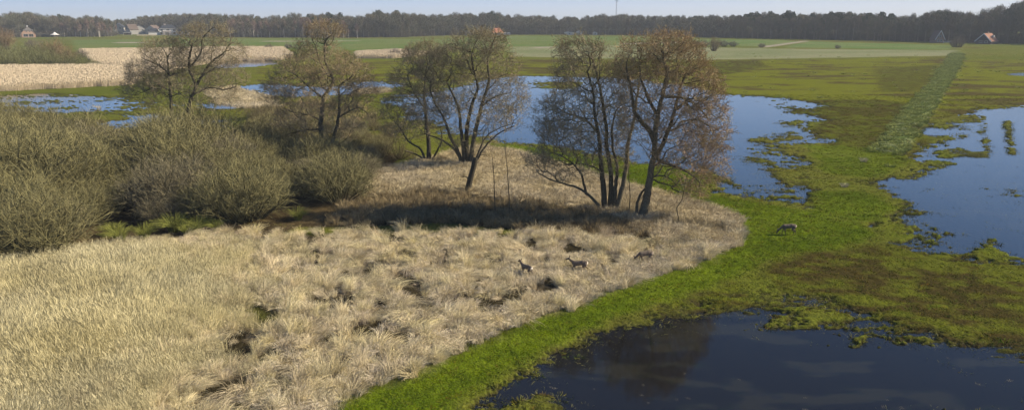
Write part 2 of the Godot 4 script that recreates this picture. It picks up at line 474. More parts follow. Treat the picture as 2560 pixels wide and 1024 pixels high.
func _ready() -> void:
	rng.seed = 20240317
	down = Basis(Vector3.RIGHT, -pitch)
	# camera
	var cam := Camera3D.new()
	cam.name = "camera"
	add_child(cam)
	cam.position = Vector3(0, EYE, 0)
	cam.rotation.x = -pitch
	cam.fov = rad_to_deg(2.0 * atan(512.0 / FPX))
	cam.near = 0.5
	cam.far = 6000.0
	cam.current = true
	# sun: low spring sun from the right
	var to_sun := Vector3(0.845, 0.53, -0.07).normalized()
	var sun := DirectionalLight3D.new()
	sun.name = "sun"
	add_child(sun)
	sun.look_at_from_position(Vector3.ZERO, -to_sun, Vector3.UP)
	sun.light_color = Color(1.0, 0.93, 0.82)
	sun.light_energy = 1.55
	sun.light_angular_distance = 0.55
	sun.shadow_enabled = true
	# sky: pale at the horizon, deep blue overhead, whiter towards the sun
	var pano := Image.create(512, 256, false, Image.FORMAT_RGBF)
	for y in 256:
		var el := (0.5 - (y + 0.5) / 256.0) * PI
		for x in 512:
			var az := (x + 0.5) / 512.0 * TAU      # the left edge of the panorama looks along -z, a quarter in along +x
			var d := Vector3(sin(az) * cos(el), sin(el), -cos(az) * cos(el))
			var up := maxf(0.0, d.y)
			var c := Color(0.035, 0.08, 0.20).lerp(Color(0.155, 0.305, 0.55), pow(1.0 - up, 3.4))
			c = c.lerp(Color(0.22, 0.245, 0.28), pow(1.0 - up, 26.0))
			var near_sun := maxf(0.0, d.dot(to_sun) * 0.5 + 0.5)
			c = c.lerp(Color(0.46, 0.455, 0.45), minf(1.0, 1.4 * pow(near_sun, 2.4)) * pow(1.0 - up, 13.0))
			pano.set_pixel(x, y, c)
	var sm := PanoramaSkyMaterial.new()
	sm.panorama = ImageTexture.create_from_image(pano)
	var sky := Sky.new()
	sky.sky_material = sm
	var env := Environment.new()
	env.background_mode = Environment.BG_SKY
	env.sky = sky
	env.tonemap_mode = Environment.TONE_MAPPER_LINEAR
	env.tonemap_exposure = 2.0
	env.sdfgi_enabled = true
	env.ssao_enabled = true
	env.ssil_enabled = true
	env.fog_enabled = true
	env.fog_density = 0.0002
	env.fog_light_color = Color(0.82, 0.86, 0.90)
	var we := WorldEnvironment.new()
	we.name = "environment"
	we.environment = env
	add_child(we)
	# noises
	for a in [[n_big, 5, 0.02, 3], [n_mid, 9, 0.13, 4], [n_small, 13, 0.6, 4]]:
		var f: FastNoiseLite = a[0]
		f.seed = a[1]
		f.frequency = a[2]
		f.fractal_octaves = a[3]
		f.noise_type = FastNoiseLite.TYPE_SIMPLEX_SMOOTH
	var t0 := Time.get_ticks_msec()
	make_materials()
	make_maps()
	print("maps ", Time.get_ticks_msec() - t0)
	build_ground()
	build_water()
	print("ground ", Time.get_ticks_msec() - t0)
	build_houses()
	build_far_wood()
	print("far ", Time.get_ticks_msec() - t0)
	build_alders()
	print("alders ", Time.get_ticks_msec() - t0)
	build_scrub()
	print("scrub ", Time.get_ticks_msec() - t0)
	build_reeds()
	build_grass()
	print("reeds ", Time.get_ticks_msec() - t0)
	build_deer()
	print("deer ", Time.get_ticks_msec() - t0)

# ---------------------------------------------------------------- alders
func rv(a: float) -> Vector3:
	return Vector3(rng.randf_range(-a, a), rng.randf_range(-a, a), rng.randf_range(-a, a))
func spray_mesh(seed_: int, length: float, twigs: int, c0: Color, c1: Color, bud: Color, width: float, droop: float) -> ArrayMesh:   # a bare twig spray along +y with buds and catkins
	rng.seed = seed_
	var mb := MB.new()
	var axis := PackedVector3Array()
	var p := Vector3.ZERO
	var d := Vector3(0, 1, 0)
	for k in 5:
		axis.append(p)
		d = (d + rv(0.22) + Vector3(0, -droop, 0)).normalized()
		p += d * length / 4.0
	mb.ribbon(axis, width * 1.6, width * 0.7, rv(1.0), c0, c1)
	for t in twigs:
		var f := rng.randf_range(0.15, 1.0)
		var k := mini(int(f * 4.0), 3)
		var q := axis[k].lerp(axis[k + 1], f * 4.0 - k)
		var dir := (axis[k + 1] - axis[k]).normalized()
		dir = (dir * 0.7 + rv(1.0)).normalized()
		var l := length * rng.randf_range(0.22, 0.55) * (1.25 - f * 0.5)
		var pts := PackedVector3Array([q, q + dir * l * 0.5 + rv(0.06 * l), q + dir * l + rv(0.16 * l) + Vector3(0, 0.1 * l, 0)])
		mb.ribbon(pts, width, width * 0.55, rv(1.0), c0, c1)
		for b in 3:
			var bp := pts[1].lerp(pts[2], rng.randf())
			mb.ribbon(PackedVector3Array([bp, bp + (dir + rv(1.0)).normalized() * l * rng.randf_range(0.25, 0.5)]), width * 0.8, width * 0.6, rv(1.0), c1, bud)
		var cp := pts[2] + rv(0.02)
		mb.ribbon(PackedVector3Array([cp, cp + Vector3(rng.randf_range(-0.02, 0.02), -0.05, rng.randf_range(-0.02, 0.02))]), 0.02, 0.014, rv(1.0), bud, bud)
	return mb.mesh()

var sprays := []
# stems: [pixel polyline, base radius, top radius, depth lean]; crowns: [u, v, ru, rv, weight]
func alder(label: String, base: Array, stems: Array, crowns: Array, points: int, seed_: int, bark: Color, tint: Color) -> void:
	rng.seed = seed_
	var foot := gp(base[0], base[1])
	foot.y = height(foot.x, foot.z) - 0.05
	var z := foot.z
	var root := thing("alder_tree", label, "tree", foot, 0.0, "bare alders on the island")
	var pos := PackedVector3Array()
	var parent := PackedInt32Array()
	var path := PackedFloat32Array()
	var stem_of := PackedInt32Array()
	var rad := PackedFloat32Array()
	for si in stems.size():
		var st: Array = stems[si]
		var px: Array = st[0]
		var curve := Curve3D.new()
		var m := px.size() / 2
		for k in m:
			var f := float(k) / maxf(1.0, m - 1)
			var w: Vector3 = onz(px[2 * k], px[2 * k + 1], z + st[3] * f * f)
			curve.add_point(w - foot + (rv(0.08) if k > 0 else Vector3(0, -0.15, 0)))
		for k in range(1, m - 1):
			var tn := (curve.get_point_position(k + 1) - curve.get_point_position(k - 1)) * 0.18
			curve.set_point_in(k, -tn); curve.set_point_out(k, tn)
		var pts := curve.tessellate_even_length(6, 0.45)
		# start where this stem leaves an older one, if it does
		var from := -1
		if si > 0 and st.size() > 4:
			var best := 1e9
			for k in pos.size():
				var dd := pos[k].distance_squared_to(pts[0])
				if dd < best: best = dd; from = k
		for k in pts.size():
			var f := float(k) / (pts.size() - 1)
			var q := pts[k]
			if k > 0: q += rv(0.035)
			if k == 0 and from >= 0: q = pos[from]
			pos.append(q); parent.append(from); stem_of.append(si)
			path.append(0.0 if from < 0 else path[from] + q.distance_to(pos[from]))
			rad.append(lerpf(st[1], st[2], pow(f, 0.8)) * 1.4 * (1.0 + (0.5 * exp(-k * 0.9) if from < 0 or k > 0 and parent[0] < 0 and si == 0 else 0.0)))
			from = pos.size() - 1
	var n_stem := pos.size()
	# where the crown's twigs end
	var total := 0.0
	for cr in crowns: total += cr[4]
	var goals := []
	var clump := FastNoiseLite.new()
	clump.seed = seed_
	clump.frequency = 0.32
	var tries := 0
	while goals.size() < points and tries < points * 20:
		tries += 1
		var pick := rng.randf() * total
		var cr: Array = crowns[0]
		for c in crowns:
			pick -= c[4]
			if pick <= 0.0: cr = c; break
		var q := rv(1.0)
		if q.length_squared() > 1.0: continue
		q = q.normalized() * pow(q.length(), 0.55)
		var mid := onz(cr[0], cr[1], z + (cr[5] if cr.size() > 5 else 0.0)) - foot
		var w: Vector3 = mid + Vector3(q.x * cr[2], q.y * cr[3], q.z * cr[2] * 0.85) * absf(z) / FPX
		if w.y < 0.9 or clump.get_noise_3dv(w) < -0.34 + 0.2 * rng.randf(): continue
		goals.append(w)
	var near_d := {}
	for k in goals.size():
		var best := 1e9
		for a in range(0, n_stem, 2):
			best = minf(best, goals[k].distance_squared_to(pos[a]))
		near_d[goals[k]] = best
	goals.sort_custom(func(a, b): return near_d[a] < near_d[b])
	for g: Vector3 in goals:
		var best := 1e9
		var from := 0
		for k in pos.size():
			var dd := g.distance_to(pos[k]) + 0.22 * path[k]
			if dd < best:
				var drop := pos[k].y - g.y
				if drop > 0.25: dd += drop * 0.55
				if dd < best: best = dd; from = k
		var a := pos[from]
		var l := a.distance_to(g)
		if l < 0.25: continue
		var steps := clampi(int(l / 0.55) + 1, 1, 7)
		var lead := Vector3.UP
		if parent[from] >= 0: lead = (a - pos[parent[from]]).normalized()
		var ctrl := a + lead * l * 0.38 + Vector3(0, 0.10 * l, 0)
		for s in range(1, steps + 1):
			var t := float(s) / steps
			var q := a.lerp(ctrl, t).lerp(ctrl.lerp(g, t), t)
			if s < steps: q += rv(0.07)
			pos.append(q); parent.append(from); stem_of.append(-1)
			path.append(path[from] + q.distance_to(pos[from])); rad.append(0.0)
			from = pos.size() - 1
	# thickness: a branch carries what hangs on it
	var n := pos.size()
	var carried := PackedFloat32Array()
	carried.resize(n)
	for k in range(n - 1, -1, -1):
		if carried[k] == 0.0: carried[k] = 1.0
		if parent[k] >= 0: carried[parent[k]] += carried[k] * 0.985 + 0.02
	var heavy := PackedInt32Array()
	heavy.resize(n)
	heavy.fill(-1)
	for k in n:
		if stem_of[k] < 0: rad[k] = minf(0.0135 * pow(carried[k], 0.48), rad[parent[k]] * 0.9)
		var pa := parent[k]
		if pa >= 0 and (heavy[pa] < 0 or (stem_of[k] >= 0 and stem_of[k] == stem_of[pa]) or (carried[k] > carried[heavy[pa]] and not (stem_of[heavy[pa]] >= 0 and stem_of[heavy[pa]] == stem_of[pa]))): heavy[pa] = k
	var crown := MB.new()
	for k in n:
		if parent[k] >= 0 and heavy[parent[k]] == k: continue
		var pts := PackedVector3Array()
		var rr := PackedFloat32Array()
		if parent[k] >= 0:
			pts.append(pos[parent[k]]); rr.append(minf(rad[k] * 1.15, rad[parent[k]]))
		var q := k
		while q >= 0:
			pts.append(pos[q]); rr.append(rad[q])
			q = heavy[q]
		if pts.size() < 2: continue
		var tone := bark * rng.randf_range(0.7, 1.6)
		if stem_of[k] >= 0:
			var mb := MB.new()
			mb.tube(pts, rr, 8, tone, tone)
			part("trunk", mb.mesh(), M.bark, root)
		elif rad[k] > 0.038:
			var mb := MB.new()
			mb.tube(pts, rr, 6, tone, tone)
			part("limb", mb.mesh(), M.bark, root)
		else:
			crown.tube(pts, rr, 3, tone, bark.lerp(tint, 0.7))
	part("branchwork", crown.mesh(), M.twig, root, "stuff")
	var lists := [[], [], []]
	var tones := [[], [], []]
	for k in range(n_stem, n):
		if rad[k] > 0.022: continue
		var dir := (pos[k] - pos[parent[k]]).normalized()
		for s in (2 if heavy[k] < 0 else 1):
			var y := (dir + rv(0.75) + Vector3(0, 0.12, 0)).normalized()
			var x := y.cross(rv(1.0)).normalized()
			var w := rng.randi() % 3
			var sc := rng.randf_range(0.7, 1.25)
			lists[w].append(Transform3D(Basis(x, y, x.cross(y)) * sc, pos[k].lerp(pos[parent[k]], rng.randf())))
			var b := rng.randf_range(0.7, 1.3)
			tones[w].append(Color(tint.r * b, tint.g * b * rng.randf_range(0.92, 1.08), tint.b * b))
	for w in 3:
		scatter("twigs", sprays[w], M.twig, lists[w], tones[w], root)

func build_alders() -> void:
	for k in 3:
		sprays.append(spray_mesh(50 + k, 0.8, 6, Color(0.9, 0.85, 0.8), Color(1.1, 1.0, 0.95), Color(1.08, 0.97, 0.80), 0.017, 0.03))
	var grey := Color(0.20, 0.18, 0.135)
	var brown := Color(0.235, 0.21, 0.135)
	var rust := Color(0.29, 0.22, 0.125)
	alder("tall bare alder forking low above the flooded shore, paired trunk with a slimmer straight alder", [466, 345],
		[[[466,345, 470,290, 478,245, 487,214, 474,182, 472,150, 480,110], 0.26, 0.07, 1.0], [[487,214, 510,180, 530,152, 560,130, 575,105], 0.15, 0.05, -1.0, 1], [[480,236, 520,220, 560,225, 590,215], 0.08, 0.03, 1.5, 1], [[472,165, 500,130, 505,95, 530,68], 0.08, 0.03, 1.0, 1]],
		[[520,90, 62, 34, 1.0], [560,135, 60, 34, 1.0], [490,150, 60, 40, 0.9], [520,235, 75, 22, 0.5], [480,110, 50, 40, 0.6], [450,205, 110, 30, 0.8], [560,190, 60, 30, 0.6]], 1900, 101, grey, brown)
	alder("slimmer straight bare alder with flat layered boughs, paired with a taller forking alder", [430, 348],
		[[[430,348, 427,300, 425,250, 422,210, 420,175, 418,140], 0.22, 0.06, -0.8], [[424,225, 395,212, 370,222, 340,235], 0.08, 0.025, 0.8, 1], [[421,180, 390,160, 365,150, 350,140], 0.09, 0.03, -1.0, 1], [[423,240, 460,228, 470,232], 0.05, 0.02, 1.0, 1]],
		[[405,122, 58, 26, 1.2], [375,180, 62, 34, 1.0], [420,160, 60, 30, 0.8], [350,225, 52, 22, 0.6], [405,250, 60, 16, 0.3], [390,205, 85, 26, 0.8]], 1500, 102, grey, brown)
	alder("broad bare alder with a small separate crown on top, rising out of the willow scrub", [815, 402],
		[[[815,402, 805,350, 800,310, 806,268, 808,242, 830,200, 815,160, 812,120, 816,95], 0.24, 0.06, 0.5], [[816,402, 832,350, 845,300, 848,255, 850,212, 880,190, 890,165], 0.18, 0.05, -0.9, 1], [[808,242, 770,215, 745,190, 720,175], 0.11, 0.03, 1.0, 1], [[804,300, 770,285, 735,300], 0.08, 0.03, -1.2, 1], [[802,320, 760,325, 720,335], 0.07, 0.03, -1.0, 1], [[846,290, 890,270, 920,285], 0.07, 0.025, 1.0, 1], [[822,190, 800,160, 790,120, 780,100], 0.09, 0.03, -0.6, 1]],
		[[810,78, 48, 22, 0.8], [790,118, 52, 20, 0.5], [800,160, 110, 34, 1.6], [860,190, 76, 42, 1.0], [740,205, 76, 42, 1.0], [800,240, 120, 36, 0.9], [880,258, 60, 24, 0.4], [725,300, 45, 25, 0.3], [810,290, 130, 40, 0.9], [690,230, 50, 30, 0.5], [910,220, 45, 30, 0.5], [800,345, 90, 30, 0.4]], 3000, 103, grey, brown.lerp(rust, 0.4))
	alder("bare alder with one straight trunk and low crooked side stems, behind the many-stemmed alder", [1068, 408],
		[[[1072,408, 1070,350, 1066,290, 1062,235, 1062,190, 1070,160], 0.20, 0.05, -0.8], [[1066,408, 1050,375, 1020,355, 1008,330, 985,305], 0.12, 0.03, 0.9, 1], [[1068,400, 1040,385, 1015,378], 0.09, 0.04, 0.8, 1], [[1076,406, 1092,375, 1105,352, 1100,320], 0.11, 0.03, 0.8, 1], [[1064,270, 1030,225, 1020,190], 0.08, 0.03, 1.0, 1]],
		[[1060,150, 62, 40, 1.0], [1035,200, 62, 42, 0.9], [1005,270, 58, 34, 0.6], [1060,125, 45, 18, 0.4], [1020,320, 70, 34, 0.5], [1050,250, 80, 40, 0.7]], 1700, 104, grey, brown)
	alder("many-stemmed bare alder fanning out widely, with a pollard snag standing before its foot", [1162, 420],
		[[[1160,420, 1145,375, 1128,345, 1112,300, 1092,262, 1075,225], 0.17, 0.05, 1.0], [[1163,420, 1158,360, 1150,318, 1146,278, 1130,235, 1112,200], 0.18, 0.05, -1.0, 1], [[1168,420, 1165,360, 1168,310, 1180,262, 1195,215, 1185,170, 1180,130], 0.20, 0.05, 1.2, 1], [[1176,420, 1182,360, 1195,300, 1208,250, 1222,200, 1218,150, 1235,100, 1242,85], 0.20, 0.05, -1.0, 1], [[1158,415, 1135,370, 1090,345, 1050,330], 0.12, 0.03, -1.3, 1], [[1186,410, 1212,370, 1245,335, 1285,315], 0.10, 0.03, 0.9, 1], [[1205,260, 1240,240, 1275,235], 0.08, 0.025, 1.0, 1]],
		[[1200,105, 72, 30, 1.0], [1150,140, 80, 34, 1.0], [1110,175, 75, 40, 0.9], [1235,165, 66, 52, 0.9], [1265,235, 52, 52, 0.8], [1160,215, 90, 50, 0.9], [1265,300, 48, 32, 0.4], [1075,290, 55, 32, 0.4], [1220,90, 40, 18, 0.4], [1180,280, 120, 50, 0.8], [1110,240, 80, 50, 0.6], [1285,250, 40, 50, 0.4], [1170,350, 80, 30, 0.3]], 3000, 105, grey, brown)
	alder("bare alder of four upright trunks with a low bough reaching over the pale grass", [1525, 532],
		[[[1515,532, 1507,470, 1502,410, 1500,350, 1488,290, 1483,235, 1470,180], 0.19, 0.05, 0.8], [[1525,532, 1530,470, 1526,410, 1517,360, 1515,300, 1500,235, 1490,180, 1478,130], 0.18, 0.05, -0.9, 1], [[1533,532, 1540,470, 1545,415, 1532,378, 1528,330, 1540,280], 0.14, 0.04, 0.9, 1], [[1540,532, 1552,475, 1566,420, 1572,360, 1585,300, 1592,250, 1600,200], 0.17, 0.05, -0.7, 1], [[1508,520, 1465,482, 1420,462, 1380,448, 1345,428], 0.11, 0.03, 1.0, 1], [[1466,484, 1455,435, 1425,402, 1395,385], 0.09, 0.03, 0.8, 1], [[1500,330, 1460,300, 1420,285, 1385,262], 0.09, 0.03, -1.0, 1], [[1507,425, 1475,412, 1440,408], 0.06, 0.025, -1.2, 1]],
		[[1450,125, 62, 28, 1.0], [1455,190, 78, 46, 1.2], [1440,260, 80, 46, 1.0], [1400,330, 62, 40, 0.6], [1385,385, 60, 34, 0.5], [1540,215, 70, 60, 0.7], [1540,310, 55, 50, 0.4], [1350,405, 40, 25, 0.25], [1420,430, 50, 30, 0.3], [1480,290, 110, 70, 0.9], [1500,390, 90, 50, 0.5], [1370,300, 40, 50, 0.4], [1440,360, 90, 50, 0.6]], 3300, 106, grey, brown)
	alder("largest bare alder, rust-brown crown bowing right over the water, leaning trunk", [1602, 552],
		[[[1602,552, 1618,490, 1630,430, 1638,385, 1640,330, 1648,280, 1660,230, 1665,180, 1655,130], 0.27, 0.06, 0.3], [[1636,392, 1660,358, 1680,310, 1688,262, 1700,220, 1715,180], 0.15, 0.05, -1.0, 1], [[1638,350, 1620,325, 1600,298, 1588,270, 1580,230, 1570,180], 0.15, 0.05, 1.0, 1], [[1645,398, 1685,412, 1720,430, 1750,455], 0.09, 0.03, 0.9, 1], [[1626,440, 1660,440, 1690,462], 0.06, 0.02, 0.7, 1], [[1590,552, 1596,500, 1612,470], 0.12, 0.06, 0.8, 1], [[1660,240, 1700,240, 1740,262, 1770,300], 0.09, 0.03, -0.8, 1], [[1648,290, 1620,240, 1600,180, 1605,130], 0.11, 0.03, -1.0, 1]],
		[[1640,110, 92, 30, 1.4], [1690,150, 80, 44, 1.3], [1735,215, 70, 60, 1.3], [1640,190, 110, 50, 1.3], [1770,300, 56, 60, 0.9], [1600,260, 60, 52, 0.6], [1680,280, 80, 50, 0.6], [1740,370, 60, 45, 0.5], [1720,470, 50, 28, 0.3], [1570,150, 40, 40, 0.4], [1790,350, 40, 40, 0.3], [1700,360, 100, 60, 0.8], [1620,330, 70, 60, 0.5], [1780,420, 50, 40, 0.4], [1700,430, 80, 40, 0.4], [1750,260, 70, 60, 0.6]], 4000, 107, grey, rust)
	# the pollard snag and two saplings
	rng.seed = 77
	var foot := gp(1168, 488)
	var snag := thing("pollard_snag", "thick broken-topped trunk leaning right before the many-stemmed alder, one thin bough", "tree", foot)
	var mb := MB.new()
	var pts := PackedVector3Array()
	for q in [[1168,490], [1170,470], [1176,445], [1183,420], [1187,402], [1189,394]]: pts.append(onz(q[0], q[1], foot.z) - foot)
	mb.tube(pts, PackedFloat32Array([0.34, 0.27, 0.25, 0.24, 0.25, 0.17]), 9, grey * 0.55, grey * 0.8)
	part("trunk", mb.mesh(), M.bark, snag)
	for st in [[[1186,404, 1196,382, 1208,352, 1222,334, 1252,318, 1290,306], 0.10], [[1205,358, 1208,335, 1218,318], 0.05], [[1177,452, 1165,441, 1150,441], 0.07], [[1186,412, 1196,404, 1200,398], 0.06], [[1195,384, 1215,388, 1222,394], 0.04]]:
		mb = MB.new()
		pts = PackedVector3Array()
		var rr := PackedFloat32Array()
		for k in st[0].size() / 2:
			pts.append(onz(st[0][2 * k], st[0][2 * k + 1], foot.z - 0.2 * k) - foot)
			rr.append(st[1] * (1.0 - 0.75 * k / (st[0].size() / 2 - 1)))
		mb.tube(pts, rr, 6, grey * 0.7, grey)
		part("limb", mb.mesh(), M.bark, snag)
	for sp in [["slender bare sapling on pale grass beside the pollard snag, shorter of two", [1238,535, 1236,480, 1234,430, 1230,385], 1], ["slender bare sapling beside the low bough of the four-trunked alder, taller of two", [1275,540, 1272,480, 1268,420, 1262,362], 2],
			["thin young bare tree between the four-trunked and the largest alder", [1572,540, 1576,490, 1572,440, 1570,395], 3], ["crooked dead sapling at the green edge beneath the rust-brown alder", [1694,572, 1697,545, 1692,520, 1706,498, 1712,470, 1716,445], 4]]:
		var px: Array = sp[1]
		foot = gp(px[0], px[1])
		rng.seed = 200 + int(sp[2])
		var t := thing("sapling", sp[0], "sapling", foot, 0.0, "thin saplings among the alders")
		mb = MB.new()
		var tw := MB.new()
		pts = PackedVector3Array()
		var rr := PackedFloat32Array()
		var m := px.size() / 2
		for k in m:
			pts.append(onz(px[2 * k], px[2 * k + 1], foot.z) - foot - Vector3(0, 0.1 if k == 0 else 0.0, 0))
			rr.append(lerpf(0.05, 0.015, float(k) / (m - 1)))
		mb.tube(pts, rr, 5, grey * 0.9, brown)
		part("trunk", mb.mesh(), M.bark, t)
		for k in 34:
			var f := rng.randf_range(0.25, 1.0) * (m - 1)
			var a := mini(int(f), m - 2)
			var q := pts[a].lerp(pts[a + 1], f - a)
			var d := Vector3(rng.randf_range(-1, 1), rng.randf_range(0.3, 1.1), rng.randf_range(-1, 1)).normalized() * rng.randf_range(0.4, 1.1)
			tw.ribbon(PackedVector3Array([q, q + d * 0.5 + rv(0.05), q + d + Vector3(0, 0.1, 0)]), 0.016, 0.008, rv(1.0), brown, rust)
			for e in 3:
				var q2 := q + d * rng.randf_range(0.4, 1.0)
				tw.ribbon(PackedVector3Array([q2, q2 + d * 0.2 + rv(0.2)]), 0.010, 0.007, rv(1.0), brown, rust)
		part("twigs", tw.mesh(), M.twig, t, "stuff")

# ---------------------------------------------------------------- willow scrub and hedge bushes
func shrub_meshes(seed_: int, stems: int, spread: float, c0: Color, c1: Color, upright: float) -> Array:   # a bare bush of unit height
	rng.seed = seed_
	var wood := MB.new()
	var twigs := MB.new()
	for k in stems:
		var a := rng.randf() * TAU
		var r := sqrt(rng.randf()) * spread
		var hh := sqrt(maxf(0.05, 1.0 - pow(r / (spread * 1.08), 2.4))) * rng.randf_range(0.74, 1.0) * (0.93 + 0.07 * sin(a * 3.0 + seed_))
		var out := Vector3(cos(a), 0, sin(a))
		var foot := out * r * 0.32 + Vector3(rng.randf_range(-0.06, 0.06), -0.02, rng.randf_range(-0.06, 0.06))
		var tip := out * r + Vector3(0, hh, 0)
		var pts := PackedVector3Array()
		for s in 6:
			var f := s / 5.0
			var q := foot.lerp(tip, f)
			q += out * (0.12 * sin(f * PI) * (1.0 - upright)) + rv(0.05) * f
			q.y = foot.y + (tip.y - foot.y) * pow(f, 0.8)
			pts.append(q)
		var tone := rng.randf_range(0.65, 1.2)
		if k % 5 == 0: wood.tube(pts, PackedFloat32Array([0.016, 0.013, 0.010, 0.007, 0.005, 0.003]), 4, c0 * tone, c0 * tone)
		else: twigs.ribbon(pts, 0.009, 0.0035, rv(1.0), c0 * tone, c1 * tone)
		for t in 9:
			var f := rng.randf_range(1.2, 5.0)
			var b := mini(int(f), 4)
			var q := pts[b].lerp(pts[b + 1], f - b)
			var d := ((pts[b + 1] - pts[b]).normalized() * 0.7 + rv(1.05) + Vector3(0, 0.2 * upright, 0)).normalized() * rng.randf_range(0.10, 0.26)
			var e := q + d + rv(0.02)
			twigs.ribbon(PackedVector3Array([q, q + d * 0.5 + rv(0.012), e]), 0.0042, 0.0026, rv(1.0), c0 * tone, c1 * tone)
			for u in 3:
				var w := q.lerp(e, rng.randf_range(0.3, 1.0))
				twigs.ribbon(PackedVector3Array([w, w + d * 0.35 + rv(0.07) + Vector3(0, 0.02, 0)]), 0.0032, 0.0024, rv(1.0), c0 * tone, c1 * 1.1 * tone)
	return [wood.mesh(), twigs.mesh()]
func shrub_proto(called: String, label: String, category: String, group: String, meshes: Array) -> Node3D:
	var o := Node3D.new()
	o.name = called
	o.set_meta("base_name", called)
	tag(o, label, category, group)
	part("stems", meshes[0], M.bark, o)
	part("twigs", meshes[1], M.twig, o, "stuff")
	return o
func plant_shrub(proto: Node3D, u: float, v: float, h: float, w := 1.0, label := "", group := "") -> Node3D:
	var p := gp(u, v)
	p.y = height(p.x, p.z) - 0.03
	return copy_of(proto, p, rng.randf() * TAU, Vector3(h * w, h, h * w), label, group)

func build_scrub() -> void:
	var olive0 := Color(0.158, 0.144, 0.066)
	var olive1 := Color(0.192, 0.18, 0.085)
	var grey0 := Color(0.15, 0.135, 0.08)
	var grey1 := Color(0.195, 0.175, 0.11)
	var g := "willow bushes of the dense scrub"
	var protos := []
	for k in 6:
		var is_grey := k >= 4
		var cc0 := grey0 if is_grey else olive0
		var cc1 := grey1 if is_grey else olive1
		protos.append(shrub_proto("willow_bush", "grey bare willow bush in the dense scrub beside the reed bed" if is_grey else "olive bare willow bush in the dense scrub beside the reed bed", "bush", g, shrub_meshes(300 + k, 250, 0.68, cc0, cc1, 0.5 if k % 2 == 0 else 0.9)))
	rng.seed = 5
	var broad := gp(815, 402)
	var poly := world_poly([-90,655, 0,645, 130,640, 250,612, 420,574, 560,560, 700,552, 830,515, 930,455, 965,415, 940,360, 900,340, 760,345, 690,350, 620,395, 560,410, 440,415, 320,412, 270,385, 150,365, 0,358, -90,358])
	var box := Rect2(poly[0], Vector2.ZERO)
	for p in poly: box = box.expand(p)
	var z := box.position.y
	while z < box.end.y:
		var x := box.position.x
		while x < box.end.x:
			var q := Vector2(x + rng.randf_range(-1.5, 1.5), z + rng.randf_range(-1.5, 1.5))
			x += 3.7
			if not Geometry2D.is_point_in_polygon(q, poly): continue
			var b := n_big.get_noise_2d(q.x * 3.0, q.y * 3.0)
			var h := rng.randf_range(2.2, 4.8) * (1.0 + 0.4 * b)
			# tallest at the left, lower and browner round the alders
			h *= lerpf(1.25, 0.72, smoothstep(-32.0, -13.0, q.x))
			if q.y < -72.0 and q.x > -24.0: h *= 0.75
			var which := 4 + rng.randi() % 2 if rng.randf() < 0.22 - 0.5 * b else rng.randi() % 4
			var where := "in the middle of the dense scrub"
			if q.y < -70.0: where = "on the flood-water side of the scrub"
			elif q.distance_to(Vector2(broad.x, broad.z)) < 9.0: where = "round the foot of the broad alder"
			elif q.y > -57.0: where = "at the reed edge of the scrub"
			var tall_word := "tall " if h > 3.6 else ("low " if h < 2.4 else "")
			copy_of(protos[which], Vector3(q.x, height(q.x, q.y) - 0.03, q.y), rng.randf() * TAU, Vector3(h * 1.22, h, h * 1.22), tall_word + ("grey" if which >= 4 else "olive") + " bare willow bush " + where)
		z += 3.7
	# low brambly bushes round the alders' feet
	var low := shrub_proto("low_bush", "low tangled brown bush at the foot of the alders", "bush", "low bushes at the foot of the alders", shrub_meshes(340, 60, 0.75, Color(0.125, 0.105, 0.055), Color(0.175, 0.145, 0.075), 0.2))
	for a in [[620,340,1.5], [660,350,1.6], [700,372,1.4], [900,400,1.8], [950,392,1.6], [1000,400,1.4], [980,360,1.3], [1030,402,1.2], [920,360,1.5], [870,370,1.6], [1100,412,0.9], [1480,530,0.8], [1560,545,0.8], [1640,572,0.8], [1700,575,0.9], [1740,570,0.8], [1790,580,0.7], [1660,560,0.8], [540,330,1.2], [500,345,1.3], [390,350,1.3], [960,300,1.1], [900,310,1.3], [700,300,1.2], [640,300,1.2]]:
		plant_shrub(low, a[0], a[1], a[2], 1.2)
	var gap := world_poly([590,330, 640,285, 760,262, 900,275, 1000,320, 1015,400, 940,440, 900,345, 760,345, 680,352])
	var gbox := Rect2(gap[0], Vector2.ZERO)
	for p in gap: gbox = gbox.expand(p)
	for k in 190:
		var q := Vector2(rng.randf_range(gbox.position.x, gbox.end.x), rng.randf_range(gbox.position.y, gbox.end.y))
		if not Geometry2D.is_point_in_polygon(q, gap): continue
		var h := rng.randf_range(1.0, 2.3)
		copy_of(low, Vector3(q.x, height(q.x, q.y) - 0.03, q.y), rng.randf() * TAU, Vector3(h * 1.3, h, h * 1.3), "low tangled brown bush between the broad alder and the flood water", "low bushes behind the broad alder")
	# thicket and bushes farther off
	var far_olive := shrub_proto("thicket_bush", "olive green bare bush in the thicket behind the pale reed belt", "bush", "bushes of the thicket behind the reed belt", shrub_meshes(350, 110, 0.7, Color(0.13, 0.13, 0.06), Color(0.18, 0.19, 0.075), 0.4))
	for a in [[-60,172,6.5], [10,170,5.5], [60,172,5.2], [110,170,5.4], [160,171,5.0], [205,170,3.8], [232,171,2.8], [20,160,6.0], [80,158,6.0], [130,160,6.2], [175,160,5.0], [-20,158,7.0], [45,150,6.0], [100,150,6.0]]:
		plant_shrub(far_olive, a[0], a[1], a[2], 1.25)
	var russet := shrub_proto("russet_bush", "russet brown bare bush rising behind the olive thicket", "bush", "", shrub_meshes(351, 90, 0.5, Color(0.17, 0.12, 0.07), Color(0.24, 0.17, 0.09), 0.8))
	plant_shrub(russet, 140, 158, 9.0, 1.0)
	plant_shrub(russet, 165, 163, 6.5, 1.0, "smaller russet brown bare bush at the end of the olive thicket")
	plant_shrub(russet, 10, 128, 11.5, 1.0, "tall russet bare bush beside the brick house field, left end of the thicket")
	plant_shrub(russet, -30, 128, 12.0, 1.0, "tall russet bare bush at the track behind the thicket")
